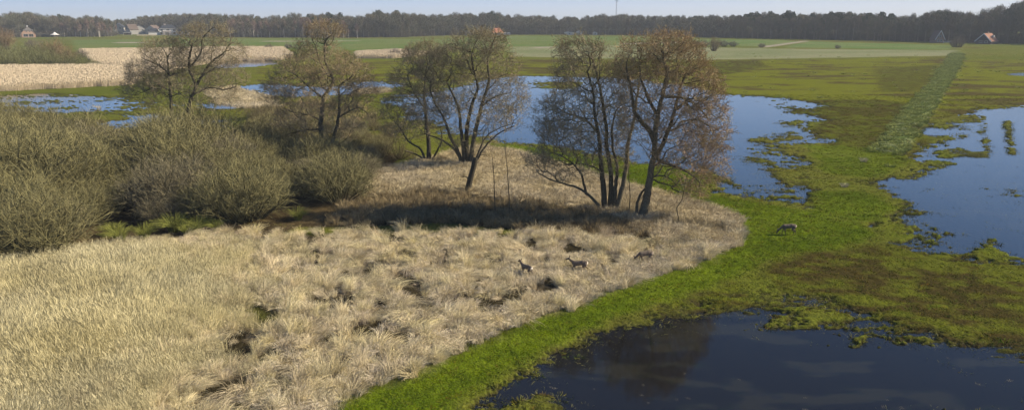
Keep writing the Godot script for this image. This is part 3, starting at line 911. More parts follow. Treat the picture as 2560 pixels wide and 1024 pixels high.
	var greyb := shrub_proto("meadow_bush", "grey bare bush standing alone on the meadow reed strip", "bush", "", shrub_meshes(352, 90, 0.55, Color(0.13, 0.11, 0.08), Color(0.19, 0.16, 0.12), 0.6))
	plant_shrub(greyb, 985, 142, 3.6, 1.3)
	plant_shrub(greyb, 205, 145, 4.0, 1.1, "grey bare bush at the near corner of the far reed field")
	plant_shrub(greyb, 672, 126, 3.6, 1.1, "grey bare bush at the back edge of the far reed field")
	plant_shrub(greyb, 720, 122, 3.2, 1.2, "grey bare bush on the green meadow behind the far reed field")
	plant_shrub(greyb, 85, 125, 6.0, 1.2, "grey bare bush at the bend of the dark ditch by the thicket")
	plant_shrub(greyb, 2397, 119, 7.2, 0.9, "dense grey bush at the far end of the weedy dyke")
	plant_shrub(greyb, 2386, 118, 5.0, 0.8, "lower dark bush beside the dense grey bush on the dyke end")
	plant_shrub(greyb, 2095, 122, 2.4, 1.2, "small grey bush on the edge of the bright green field")
	for a in [[1735,117,4.0], [1760,117,4.2], [1812,117,4.0], [1835,117,3.4], [1905,119,2.6]]:
		plant_shrub(greyb, a[0], a[1], a[2], 1.5, "low grey bush of the thin hedge by the lone meadow tree", "bushes of the thin hedge")
	plant_shrub(russet, 1786, 128, 7.0, 0.95, "lone small round-crowned bare tree on the pale meadow")
	for o in protos + [low, far_olive, russet, greyb]: o.free()

# ---------------------------------------------------------------- reeds and tussocks
const DEER := [[1970, 591, 0, 3.09, 1.05, "dark roe deer grazing on the lush green grass"], [1447, 690, 1, 2.99, 1.02, "roe deer with white rump walking sideways through the pale tussocks"],
	[1316, 700, 1, 2.29, 0.95, "roe deer seen from behind, walking into the pale tussocks with head raised"], [1612, 664, 0, 3.26, 0.98, "grey roe deer grazing on the grass edge beside bleached tussocks"]]
func by_deer(x: float, z: float) -> bool:
	for k in range(1, 4):
		var p := gp(DEER[k][0], DEER[k][1])
		if Vector2(x - p.x, (z - p.z - 0.6) * 0.8).length() < (1.5 if k == 3 else 1.0): return true
	return false
func clump_mesh(seed_: int, blades: int, r: float, h0: float, h1: float, arch: float, comb: Vector3, w: float, segs: int, c0: Color, c1: Color, plume := 0.0, wild := 0.12) -> ArrayMesh:
	rng.seed = seed_
	var mb := MB.new()
	for k in blades:
		var a := rng.randf() * TAU
		var rr := sqrt(rng.randf()) * r
		var foot := Vector3(cos(a) * rr, -0.06, sin(a) * rr)
		var h := rng.randf_range(h0, h1)
		var lean := Vector3(cos(a), 0, sin(a)) * arch * rng.randf_range(0.2, 1.0) + comb * rng.randf_range(0.5, 1.2) + Vector3(rng.randf_range(-wild, wild), 0, rng.randf_range(-wild, wild))
		var pts := PackedVector3Array()
		for s in segs + 1:
			var f := float(s) / segs
			var b := lean.length() * h * f * f
			pts.append(foot + lean * h * f * f + Vector3(0, h * f - 0.42 * b * f, 0))
		var tone := rng.randf_range(0.55, 1.2) if plume == 0.0 else rng.randf_range(0.78, 1.12)
		mb.ribbon(pts, w, w * 0.45, rv(1.0), c0 * tone, c1 * tone)
		if plume > 0.0 and rng.randf() < 0.6:
			var top := pts[segs]
			var d := (pts[segs] - pts[segs - 1]).normalized()
			mb.ribbon(PackedVector3Array([top - d * 0.06, top + d * plume * 0.5, top + d * plume + lean * 0.1]), w * 2.4, w * 0.8, rv(1.0), c1 * 0.8 * tone, c1 * 0.95 * tone)
	return mb.mesh()
func fill(area: Rect2, step: float, keep: Callable, meshes: int, size0: float, size1: float, tone: Callable, comb := -1.0, shrink := "", sink := false) -> Array:   # jittered places on the ground
	var called_wet := sink
	var out := []
	for k in meshes: out.append([[], []])
	var z := area.position.y
	while z < area.end.y:
		var x := area.position.x
		while x < area.end.x:
			var px := x + rng.randf_range(-0.6, 0.6) * step
			var pz := z + rng.randf_range(-0.6, 0.6) * step
			x += step
			if absf(px) > -pz * 0.80 + 2.0: continue
			locate(px, pz)
			var kk: float = keep.call(px, pz)
			if kk < rng.randf(): continue
			var h := height(px, pz)
			if h < -0.17 and not (called_wet and h > -0.4): continue
			if called_wet: h = maxf(h, -0.1)
			var s := rng.randf_range(size0, size1)
			if shrink: locate(px, pz); s *= lerpf(0.4, 1.0, smoothstep(0.1, 0.95, look(shrink)))
			var w := rng.randi() % meshes
			var yaw := rng.randf() * TAU if comb < 0.0 else 5.0 * n_mid.get_noise_2d(px * 0.5, pz * 0.5) + rng.randf_range(-comb, comb)
			out[w][0].append(Transform3D(Basis(Vector3.UP, yaw) * Basis.from_scale(Vector3(s, s * rng.randf_range(0.8, 1.15), s)), Vector3(px, h, pz)))
			out[w][1].append(tone.call(px, pz))
		z += step
	return out
func sow(called: String, label: String, category: String, meshes: Array, m: Material, area: Rect2, step: float, keep: Callable, s0: float, s1: float, tone: Callable, comb := -1.0, shrink := "", sink := false) -> void:
	var places := fill(area, step, keep, meshes.size(), s0, s1, tone, comb, shrink, sink)
	var root := Node3D.new()
	root.name = numbered(called)
	add_child(root)
	tag(root, label, category, "", "stuff")
	for k in meshes.size():
		if places[k][0].size() > 0: scatter("clump", meshes[k], m, places[k][0], places[k][1], root)
func build_reeds() -> void:
	var straw := func(x, z):
		var f := rng.randf_range(0.82, 1.12) * (1.0 + 0.28 * n_mid.get_noise_2d(x * 1.5, z * 1.5))
		var y := 0.5 + 0.9 * n_mid.get_noise_2d(x * 0.8 + 60.0, z * 0.8)
		return Color(f, f * lerpf(0.97, 1.0, y), f * lerpf(0.86, 1.05, y))
	var lo := Color(0.49, 0.45, 0.275)
	var hi := Color(0.55, 0.51, 0.32)
	# tall standing reed
	var tall := []
	for k in 4: tall.append(clump_mesh(400 + k, 60, 0.42, 0.8, 1.5, 0.16, Vector3(-0.16, 0, 0.03), 0.008, 4, lo, hi, 0.16))
	rng.seed = 41
	sow("reed_bed", "tall dense standing bed of straw-coloured reed beside the willow scrub", "reed", tall, M.reed, Rect2(-40, -53, 40, 33), 0.25, func(x, z): return (0.0 if look("reed") + look("tussock") < 0.4 else smoothstep(0.12, 0.6, look("reedwide") + 0.4 * n_mid.get_noise_2d(x * 1.4, z * 1.4))), 0.75, 1.1, straw, 0.9, "reedwide")
	var wide := []
	for k in 3: wide.append(clump_mesh(410 + k, 100, 1.1, 1.05, 1.35, 0.10, Vector3(-0.06, 0, 0.0), 0.02, 3, Color(0.60, 0.52, 0.38), Color(0.64, 0.56, 0.42), 0.2))
	sow("reed_belt", "far belts of pale standing reed before and behind the thicket", "reed", wide, M.reed, Rect2(-250, -400, 320, 275), 0.62, func(x, z): return 1.0 if look("reed") > 0.5 + 0.3 * n_mid.get_noise_2d(x * 0.5, z * 0.5) else 0.0, 0.9, 1.2, func(x, z): return Color(1, 0.98, 0.95) * rng.randf_range(0.92, 1.06))
	# wind-beaten tussocks
	var tuft_tone := func(x, z):
		var f := rng.randf_range(0.72, 1.22)
		return Color(f, f * rng.randf_range(0.95, 1.0), f * rng.randf_range(0.84, 1.05))
	var tus := []
	for k in 8:
		var lodged := k >= 5
		tus.append(clump_mesh(420 + k, 190, 0.40 if lodged else 0.24, 0.35, [1.1, 0.8, 0.95, 0.7, 1.2, 0.8, 0.7, 0.9][k], [0.3, 0.5, 0.4, 0.7, 0.25, 0.5, 0.6, 0.4][k], Vector3(0.9 if lodged else 0.3, 0, 0.15 * k - 0.5), 0.010, 5, Color(0.57, 0.505, 0.32), Color(0.69, 0.62, 0.405), 0.0, 0.42))
	rng.seed = 42
	sow("reed_tussocks", "wind-beaten pale tussocks of dead reed grass with dark gaps between", "reed grass", tus, M.reed, Rect2(-32, -52, 54, 33), 0.5, func(x, z): return (1.0 - smoothstep(0.35, 0.85, look("reedwide"))) * (0.85 if n_small.get_noise_2d(x * 0.65, z * 0.5) > -0.07 else 0.07) if look("tussock") + 0.7 * look("reed") > 0.4 and not by_deer(x, z) else 0.0, 0.4, 1.2, tuft_tone, 1.5)
	# short bleached grass along the green edge and matted between the tussocks
	var mat_ := []
	for k in 4: mat_.append(clump_mesh(430 + k, 70, 0.22, 0.25, 0.62, 0.7, Vector3(0.5 * cos(k * 1.7), 0, 0.5 * sin(k * 1.7)), 0.012, 4, Color(0.57, 0.51, 0.36), Color(0.65, 0.59, 0.43)))
	rng.seed = 43
	sow("bleached_grass", "matted bleached grass along the lush green strip", "grass", mat_, M.reed, Rect2(-25, -56, 50, 36), 0.25, func(x, z): return 0.95 if look("edge") > 0.4 or by_deer(x, z) else (0.55 if look("tussock") > 0.5 and n_small.get_noise_2d(x * 0.65, z * 0.5) > -0.1 else 0.0) , 0.5, 1.25, tuft_tone)
	# rough grass on the island, and sedge coloured dark brown to carry the alders' cast shade
	var rough := []
	for k in 4: rough.append(clump_mesh(440 + k, 80, 0.26, 0.35, 0.7, 0.7, Vector3(0.45 * cos(k * 1.9), 0, 0.45 * sin(k * 1.9)), 0.014, 4, Color(0.48, 0.42, 0.28), Color(0.56, 0.49, 0.335)))
	rng.seed = 44
	sow("island_grass", "pale rough dead grass on the island under the alders", "grass", rough, M.reed, Rect2(-22, -90, 60, 48), 0.42, func(x, z): return 0.9 if look("pale") > 0.45 + 0.3 * n_mid.get_noise_2d(x, z) else 0.0, 0.7, 1.3, straw)
	sow("shore_grass", "pale dead grass hummocks on the flooded shore between the left alders", "grass", rough, M.reed, Rect2(-75, -170, 65, 75), 0.6, func(x, z): return 0.7 if look("pale") > 0.35 + 0.5 * n_mid.get_noise_2d(x, z) else 0.0, 0.8, 1.6, straw)
	var sedge := []
	for k in 3: sedge.append(clump_mesh(450 + k, 80, 0.25, 0.4, 0.85, 0.6, Vector3(0.4 * cos(k * 2.3), 0, 0.4 * sin(k * 2.3)), 0.014, 4, Color(0.27, 0.215, 0.12), Color(0.33, 0.265, 0.15)))
	rng.seed = 45
	sow("shade_brown_sedge", "brown sedge and peat litter with the alder shadow put into its colour, between the alders and the tussocks", "sedge", sedge, M.reed, Rect2(-22, -75, 48, 30), 0.5, func(x, z): return 0.75 if look("dark") > 0.5 and x > -14.0 else 0.0, 0.6, 1.2, func(x, z): return Color(1, 1, 1) * rng.randf_range(0.6, 1.1))
	# green sedge tussocks at the scrub's foot: things of their own
	var gm := clump_mesh(460, 420, 0.30, 0.8, 1.35, 0.85, Vector3(0.1, 0, 0.2), 0.016, 6, Color(0.19, 0.21, 0.05), Color(0.25, 0.27, 0.07))
	var gl := ["large round green sedge tussock at the foot of the scrub, brightest of its row", "green sedge tussock beside the tall standing reed at the scrub's foot", "low green sedge tussock next to the large round one, on its reed side", "yellow-green sedge tussock against the scrub, right beside the large round one", "small green sedge tussock in front of dark scrub stems", "greyish sedge tussock at the corner of reed and scrub", "yellow sedge tussock in deep shade below the broad alder", "sedge tussock with straw tips before the shaded scrub gap"]
	var gs := [[435,575,1.25], [300,600,1.0], [362,592,1.0], [492,576,1.1], [540,572,0.8], [285,585,0.9], [745,545,0.9], [470,585,0.9]]
	rng.seed = 46
	for k in gs.size():
		var p := gp(gs[k][0], gs[k][1] + 8.0)
		var t := thing("sedge_tussock", gl[k], "sedge tussock", Vector3(p.x, height(p.x, p.z), p.z), rng.randf() * TAU, "green sedge tussocks at the scrub's foot")
		t.scale = Vector3.ONE * gs[k][2]
		part("leaves", gm, M.grass, t, "stuff")
func build_grass() -> void:
	var green := func(x, z):
		var f := rng.randf_range(0.75, 1.2)
		var y := clampf(0.35 + n_mid.get_noise_2d(x, z), 0.0, 1.0)
		return Color(f * lerpf(0.9, 1.25, y), f, f * 0.9)
	var tufts := []
	for k in 4: tufts.append(clump_mesh(500 + k, 34, 0.16, 0.05, 0.13, 0.8, Vector3.ZERO, 0.016, 2, Color(0.125, 0.18, 0.011), Color(0.16, 0.222, 0.016)))
	rng.seed = 51
	sow("lush_grass", "lush short green grass strip between dead reed and flood water", "grass", tufts, M.grass, Rect2(-14, -80, 60, 60), 0.24, func(x, z): return 0.85 if look("lush") > 0.45 + 0.25 * n_mid.get_noise_2d(x, z) else 0.0, 0.7, 1.4, green)
	var brown := []
	for k in 3: brown.append(clump_mesh(510 + k, 26, 0.2, 0.06, 0.16, 1.0, Vector3.ZERO, 0.02, 2, Color(0.11, 0.105, 0.02), Color(0.14, 0.135, 0.024)))
	rng.seed = 52
	sow("marsh_grass", "sparse olive and brown marsh grass round the flooded ground", "grass", brown, M.grass, Rect2(-60, -150, 160, 126), 0.55, func(x, z): return 0.0 if look("tussock") + look("reed") + look("dark") + look("pale") > 0.3 else (0.9 if z > -75.0 else 0.45), 0.8, 1.8, func(x, z): return Color(rng.randf_range(0.7, 1.3), rng.randf_range(0.8, 1.35), rng.randf_range(0.7, 1.1)))
	var wet := []
	for k in 3: wet.append(clump_mesh(515 + k, 14, 0.2, 0.10, 0.24, 1.3, Vector3(0.3, 0, 0), 0.012, 3, Color(0.24, 0.235, 0.07), Color(0.30, 0.29, 0.10)))
	rng.seed = 54
	sow("drowned_grass", "yellow-green grass blades sticking out of the shallow flood water", "grass", wet, M.grass, Rect2(-20, -110, 110, 88), 0.26, func(x, z):
		var w := wetness(x, z)
		return 0.55 * smoothstep(0.30, 0.42, w) * smoothstep(0.72, 0.5, w) + (0.10 if z < -42.0 and n_mid.get_noise_2d(x * 0.7 + 30.0, z * 1.3) > 0.22 else 0.0), 0.8, 1.5, func(x, z): return Color(1, 1, 1) * rng.randf_range(0.6, 1.15), -1.0, "", true)
	var weed := []
	for k in 3: weed.append(clump_mesh(520 + k, 70, 0.30, 0.12, 0.34, 0.9, Vector3.ZERO, 0.022, 3, Color(0.24, 0.275, 0.07), Color(0.31, 0.34, 0.105)))
	rng.seed = 53
	sow("dyke_weeds", "pale green weeds growing along the low dyke", "weeds", weed, M.grass, Rect2(30, -330, 190, 260), 0.5, func(x, z): return 0.75 if look("dyke") > 0.42 + 0.7 * n_small.get_noise_2d(x * 0.6, z * 0.6) and n_small.get_noise_2d(x * 1.3 + 9.0, z * 1.3) > -0.1 else 0.0, 0.4, 2.0, func(x, z): return Color(1, 1, 1) * rng.randf_range(0.75, 1.35))
	# straw floating on the water
	var fl := MB.new()
	rng.seed = 55
	for k in 9:
		var q := Vector3(rng.randf_range(-0.25, 0.25), 0.004, rng.randf_range(-0.25, 0.25))
		var d := Vector3(rng.randf_range(-0.2, 0.2), 0.0, rng.randf_range(-0.12, 0.12))
		fl.ribbon(PackedVector3Array([q, q + d]), 0.010, 0.007, Vector3.UP, Color(0.4, 0.36, 0.24), Color(0.4, 0.36, 0.24))
	var fs := []
	var ft := []
	for k in 130:
		var p := gp(rng.randf_range(1200, 2600), rng.randf_range(180, 1060)) if k < 80 else gp(rng.randf_range(1300, 2600), rng.randf_range(800, 1060))
		locate(p.x, p.z)
		if wetness(p.x, p.z) < 0.6 or n_mid.get_noise_2d(p.x * 2.0, p.z * 2.0) < 0.0: continue
		fs.append(Transform3D(Basis(Vector3.UP, rng.randf() * TAU) * Basis.from_scale(Vector3.ONE * rng.randf_range(0.25, 0.7)), p))
		ft.append(Color(1, 1, 1) * rng.randf_range(0.3, 1.0))
	tag(scatter("floating_straw", fl.mesh(), M.reed, fs, ft, self), "bits of dead straw floating on the flood water", "straw", "", "stuff")
	# single pale tufts on the meadow
	var tm := clump_mesh(530, 150, 0.3, 0.3, 0.6, 0.7, Vector3.ZERO, 0.02, 4, Color(0.44, 0.41, 0.29), Color(0.52, 0.48, 0.35))
	for a in [[2160,408,1.0,"pale dead grass tuft standing by a puddle near the dyke's end"], [2112,470,0.9,"pale dead grass tuft on the green tongue beside the blue puddle"], [1848,600,1.5,"pale bleached grass tuft at the tip of the reed grass point"], [1822,578,1.4,"upright bleached grass tuft just behind the tip of the reed grass point"]]:
		var p := gp(a[0], a[1])
		var t := thing("grass_tuft", a[3], "grass tuft", Vector3(p.x, height(p.x, p.z), p.z), 0.0)
		t.scale = Vector3.ONE * a[2]
		part("blades", tm, M.reed, t, "stuff")

# ---------------------------------------------------------------- far wood
func far_tree_meshes(seed_: int, shape: int, bark: Color, c0: Color, c1: Color) -> Array:   # unit height; 0 round bare, 1 slender bare, 2 pine
	rng.seed = seed_
	var trunk := MB.new()
	var crown := MB.new()
	var wide := 0.30 if shape == 0 else (0.17 if shape == 1 else 0.20)
	var low := 0.26 if shape == 0 else (0.3 if shape == 1 else 0.55)
	var tp := PackedVector3Array([Vector3(0, -0.02, 0), Vector3(0.008, 0.3, 0), Vector3(-0.006, 0.6, 0.005), Vector3(0, 0.9, 0)])
	trunk.tube(tp, PackedFloat32Array([0.020, 0.015, 0.010, 0.004]), 6, bark, bark)
	for k in 16:
		var a := rng.randf() * TAU
		var y := rng.randf_range(low, 0.75)
		var d := Vector3(cos(a) * wide, rng.randf_range(0.12, 0.3), sin(a) * wide) * rng.randf_range(0.6, 0.95)
		trunk.tube(PackedVector3Array([Vector3(0, y, 0), Vector3(0, y, 0) + d * 0.5 + Vector3(0, 0.02, 0), Vector3(0, y, 0) + d]), PackedFloat32Array([0.008, 0.005, 0.002]), 3, bark, c0)
	var lobes := []
	for k in 9:
		var a := rng.randf() * TAU
		var y := rng.randf_range(low + 0.1, 0.86)
		var rr := wide * (1.0 - 0.75 * pow(absf((y - 0.55) / 0.45), 2.0)) * rng.randf_range(0.35, 0.9)
		lobes.append([Vector3(cos(a) * rr, y, sin(a) * rr), rng.randf_range(0.09, 0.15) * (1.0 if shape == 0 else 0.75)])
	lobes.append([Vector3(0, 0.88, 0), 0.10])
	for lb in lobes:
		for k in 240:
			var q := rv(1.0)
			if q.length_squared() > 1.0: continue
			var p: Vector3 = lb[0] + q * lb[1]
			var tone := rng.randf_range(0.7, 1.25)
			if shape == 2:
				var d := rv(1.0).normalized() * 0.03
				crown.ribbon(PackedVector3Array([p - d * 0.5, p + d]), 0.03, 0.02, rv(1.0), c0 * tone, c1 * tone)
			else:
				var d := ((p - Vector3(0, 0.3, 0)).normalized() + rv(0.7)).normalized() * rng.randf_range(0.04, 0.09)
				crown.ribbon(PackedVector3Array([p - d * 0.5, p + rv(0.008), p + d * 0.6]), 0.0075, 0.0045, rv(1.0), c0 * tone, c1 * tone)
	return [trunk.mesh(), crown.mesh()]
func build_far_wood() -> void:
	var gb := Color(0.13, 0.115, 0.095)
	var kinds := []
	var say := [["bare_tree", "grey-brown bare round-crowned tree in the wood edge beyond the meadows", 0, gb, Color(0.078, 0.08, 0.05), Color(0.105, 0.106, 0.066)], ["bare_tree", "grey-brown bare round-crowned tree in the wood edge beyond the meadows", 0, gb, Color(0.075, 0.075, 0.05), Color(0.10, 0.10, 0.065)],
		["bare_tree", "grey-brown bare round-crowned tree in the wood edge beyond the meadows", 0, gb, Color(0.088, 0.08, 0.052), Color(0.125, 0.11, 0.07)], ["slender_tree", "slender bare tree in the wood edge beyond the meadows", 1, gb * 1.3, Color(0.085, 0.075, 0.05), Color(0.115, 0.10, 0.07)],
		["birch_tree", "slender reddish-twigged birch with a pale trunk in the wood edge", 1, Color(0.50, 0.47, 0.43), Color(0.15, 0.105, 0.085), Color(0.20, 0.14, 0.115)], ["pine_tree", "dark green pine standing among the bare trees of the wood", 2, Color(0.16, 0.10, 0.07), Color(0.022, 0.035, 0.018), Color(0.045, 0.06, 0.03)]]
	for k in say.size():
		var a: Array = say[k]
		var o := Node3D.new()
		o.name = a[0]
		o.set_meta("base_name", a[0])
		tag(o, a[1], "tree", a[0].replace("_", " ") + "s of the far wood edge")
		var ms := far_tree_meshes(600 + k, a[2], a[3], a[4], a[5])
		part("trunk", ms[0], M.far, o)
		part("crown", ms[1], M.far, o)
		kinds.append([o, ms])
	rng.seed = 61
	# foot of the wood edge and its skyline, photograph pixels
	var foot := PackedFloat32Array([-300,94, 0,93, 250,92.5, 285,91, 292,84.5, 478,84.5, 485,91, 560,93, 800,95, 1000,94, 1100,90, 1240,87.5, 1400,87, 1600,88.5, 1720,93, 1900,96.5, 2000,99, 2200,102.5, 2400,107.5, 2560,110, 2900,116])
	var tops := PackedFloat32Array([-300,34, 0,40, 50,31, 120,40, 190,38, 240,37, 265,46, 300,48, 345,44, 375,38, 460,34, 560,35, 640,40, 740,33, 840,38, 940,32, 1060,37, 1180,31, 1260,33, 1330,38, 1450,42, 1510,34, 1600,38, 1800,38, 1900,36, 2000,33, 2100,34, 2200,36, 2245,41, 2330,26, 2440,27, 2500,20, 2545,9, 2900,10])
	var at := func(tab: PackedFloat32Array, u: float) -> float:
		for k in range(2, tab.size(), 2):
			if u <= tab[k]: return lerpf(tab[k - 1], tab[k + 1], (u - tab[k - 2]) / (tab[k] - tab[k - 2]))
		return tab[tab.size() - 1]
	var stuff := []
	for k in kinds.size(): stuff.append([[], []])
	var single := 0
	for row in 8:
		var u := -260.0 + 7.0 * row
		while u < 2860.0:
			var b: float = at.call(foot, u)
			var tp: float = at.call(tops, u)
			var p := gp(u, b)
			var back := row * 11.0 + rng.randf_range(-4.0, 4.0)
			if row == 0: back = rng.randf_range(0.0, 5.0)
			var dir := Vector3(p.x, 0, p.z).normalized()
			p += dir * back
			var d := -p.z
			var h := EYE + (HORIZON - tp) / FPX * d * 1.03
			h *= (rng.randf_range(0.72, 1.06) if row > 0 else rng.randf_range(0.5, 0.95)) * (1.0 + 0.12 * n_big.get_noise_2d(p.x * 0.9, 7.0))
			var birchy := (u > 560.0 and u < 920.0) or (u > 150.0 and u < 290.0)
			var which := rng.randi() % 3
			if rng.randf() < 0.22: which = 3
			if birchy and row < 3 and rng.randf() < 0.65: which = 4; 
			if which == 4: h *= 0.82
			if row >= 2 and ((u > 1850.0 and u < 2240.0 and rng.randf() < 0.4) or rng.randf() < 0.04): which = 5; h *= 1.05
			var gap := u > 280.0 and u < 478.0
			if not (gap and row == 0 and rng.randf() < 0.75) and not (row < 1 and ((u > 52 and u < 150) or (u > 1228 and u < 1275) or (u > 2335 and u < 2368) or (u > 2425 and u < 2490))):
				var w := h * rng.randf_range(0.85, 1.2)
				var front := row < 2 and u > -40.0 and u < 2600.0 and single < 300
				if front:
					single += 1
					var spots := [[52, "left of the brick house"], [150, "behind the brick house and the white tent"], [285, "between the white tent and the village houses"], [478, "behind the white villa"], [740, "on the meadow side of the villa's neighbouring wood"], [1100, "between the villa wood and the orange roofed farmhouse"], [1300, "round the orange roofed farmhouse"], [1480, "before the pale sheds"], [1700, "round the foot of the radio mast"], [2030, "where the pale track reaches the wood"], [2330, "between the pale track and the tall brick gable"], [2420, "beside the tall brick gable"], [2500, "round the orange roofed house with white verges"], [9999, "past the orange roofed house with white verges"]]
					var where := ""
					for sp in spots:
						if u <= sp[0]: where = sp[1]; break
					copy_of(kinds[which][0], p, rng.randf() * TAU, Vector3(w, h, w), ["grey-brown bare tree", "olive-grey bare tree", "brown bare tree", "slender bare tree", "slender pale-trunked birch", "dark green pine"][which] + " in the wood edge " + where)
				else:
					stuff[which][0].append(Transform3D(Basis(Vector3.UP, rng.randf() * TAU) * Basis.from_scale(Vector3(w, h, w)), p))
					var f := rng.randf_range(0.75, 1.25)
					stuff[which][1].append(Color(f, f * rng.randf_range(0.93, 1.05), f * rng.randf_range(0.85, 1.05)))
			u += (18.0 if row < 2 else 15.0) * rng.randf_range(0.7, 1.3) * (600.0 / d)
	var wood := Node3D.new()
	wood.name = "far_wood"
	add_child(wood)
	tag(wood, "mass of bare trees filling the wood behind its edge", "wood", "", "stuff")
	for k in kinds.size():
		if stuff[k][0].size() > 0:
			scatter("trunks", kinds[k][1][0], M.far, stuff[k][0], stuff[k][1], wood)
			scatter("crowns", kinds[k][1][1], M.far, stuff[k][0], stuff[k][1], wood)
		kinds[k][0].free()
	# bushy undergrowth along the foot of the wood
	var bush := shrub_meshes(690, 60, 0.9, Color(0.07, 0.065, 0.045), Color(0.11, 0.10, 0.07), 0.3)
	var sp := []
	var tn := []
	var u := -100.0
	while u < 2700.0:
		for k in 7:
			var p := gp(u + rng.randf_range(-8, 8), at.call(foot, u))
			p += Vector3(p.x, 0, p.z).normalized() * rng.randf_range(5.0, 75.0)
			var s := rng.randf_range(2.5, 6.0)
			sp.append(Transform3D(Basis(Vector3.UP, rng.randf() * TAU) * Basis.from_scale(Vector3(s * 1.4, s, s * 1.4)), p)); tn.append(Color(1, 1, 1) * rng.randf_range(0.7, 1.2))
		u += 7.0
	var under := scatter("undergrowth", bush[1], M.far, sp, tn, self)
	tag(under, "dark bushy undergrowth along the foot of the far wood", "undergrowth", "", "stuff")

# ---------------------------------------------------------------- houses, tent, mast
func wall_box(parent: Node, lo: Vector3, hi: Vector3, c: Color, called := "wall") -> MeshInstance3D:
	var mb := MB.new()
	mb.box(lo, hi, c)
	return part(called, mb.mesh(), M.build, parent)
func window_at(parent: Node, x: float, y: float, w: float, h: float, z: float, frame := Color(0.75, 0.75, 0.72)) -> void:
	var mb := MB.new()
	for e in [[-w / 2 - 0.08, -h / 2 - 0.08, w / 2 + 0.08, -h / 2], [-w / 2 - 0.08, h / 2, w / 2 + 0.08, h / 2 + 0.08], [-w / 2 - 0.08, -h / 2, -w / 2, h / 2], [w / 2, -h / 2, w / 2 + 0.08, h / 2], [-0.03, -h / 2, 0.03, h / 2]]:
		mb.box(Vector3(x + e[0], y + e[1], z), Vector3(x + e[2], y + e[3], z + 0.09), frame)
	var o := part("window", mb.mesh(), M.build, parent)
	mb = MB.new()
	mb.box(Vector3(x - w / 2, y - h / 2, z + 0.003), Vector3(x + w / 2, y + h / 2, z + 0.04), Color.WHITE)
	part("pane", mb.mesh(), M.glass, o)
func gable_roof(parent: Node, w: float, dz0: float, dz1: float, eave: float, ridge: float, over: float, c: Color, verge := Color(0, 0, 0, 0)) -> void:   # ridge runs along z
	var mb := MB.new()
	for s in [-1.0, 1.0]:
		var e := Vector3(s * (w / 2 + over), eave - over * (ridge - eave) / (w / 2), 0)
		var poly := [Vector3(0, ridge, dz1 + over), Vector3(e.x, e.y, dz1 + over), Vector3(e.x, e.y, dz0 - over), Vector3(0, ridge, dz0 - over)]
		if s > 0: poly.reverse()
		mb.slab(poly, Vector3(0, 0.25, 0), c)
	var roof := part("roof", mb.mesh(), M.build, parent)
	if verge.a > 0.0:
		for s in [-1.0, 1.0]:
			mb = MB.new()
			var e := Vector3(s * (w / 2 + over), eave - over * (ridge - eave) / (w / 2), dz1 + over + 0.03)
			mb.slab([Vector3(0, ridge + 0.1, e.z + 0.12), Vector3(e.x, e.y + 0.1, e.z + 0.12), Vector3(e.x, e.y - 0.5, e.z + 0.12), Vector3(0, ridge - 0.5, e.z + 0.12)], Vector3(0, 0, 0.12), verge)
			part("verge_board", mb.mesh(), M.build, roof)
func gable_wall(parent: Node, w: float, z: float, eave: float, ridge: float, c: Color) -> void:
	var mb := MB.new()
	mb.slab([Vector3(-w / 2, eave, z), Vector3(0, ridge - 0.2, z), Vector3(w / 2, eave, z)], Vector3(0, 0, 0.3), c)
	part("gable", mb.mesh(), M.build, parent)
func hip_roof(parent: Node, x0: float, x1: float, z0: float, z1: float, eave: float, ridge: float, over: float, c: Color, inset: float, called := "roof") -> MeshInstance3D:   # ridge along x
	var mb := MB.new()
	var a := Vector3(x0 - over, eave, z1 + over)
	var b := Vector3(x1 + over, eave, z1 + over)
	var d := Vector3(x1 + over, eave, z0 - over)
	var e := Vector3(x0 - over, eave, z0 - over)
	var zm := (z0 + z1) / 2
	var r0 := Vector3(x0 + inset, ridge, zm)
	var r1 := Vector3(x1 - inset, ridge, zm)
	mb.quad(a, r0, r1, b, c); mb.quad(d, r1, r0, e, c); mb.tri(b, r1, d, c); mb.tri(e, r0, a, c)
	mb.quad(a, b, d, e, c * 0.8)
	mb.box(Vector3(a.x, eave - 0.22, e.z), Vector3(b.x, eave - 0.004, a.z), Color(0.7, 0.7, 0.68))
	return part(called, mb.mesh(), M.build, parent)
func spot(u: float, v: float) -> Vector3:
	var p := gp(u, v)
	p.y = height(p.x, p.z) - 0.02
	return p
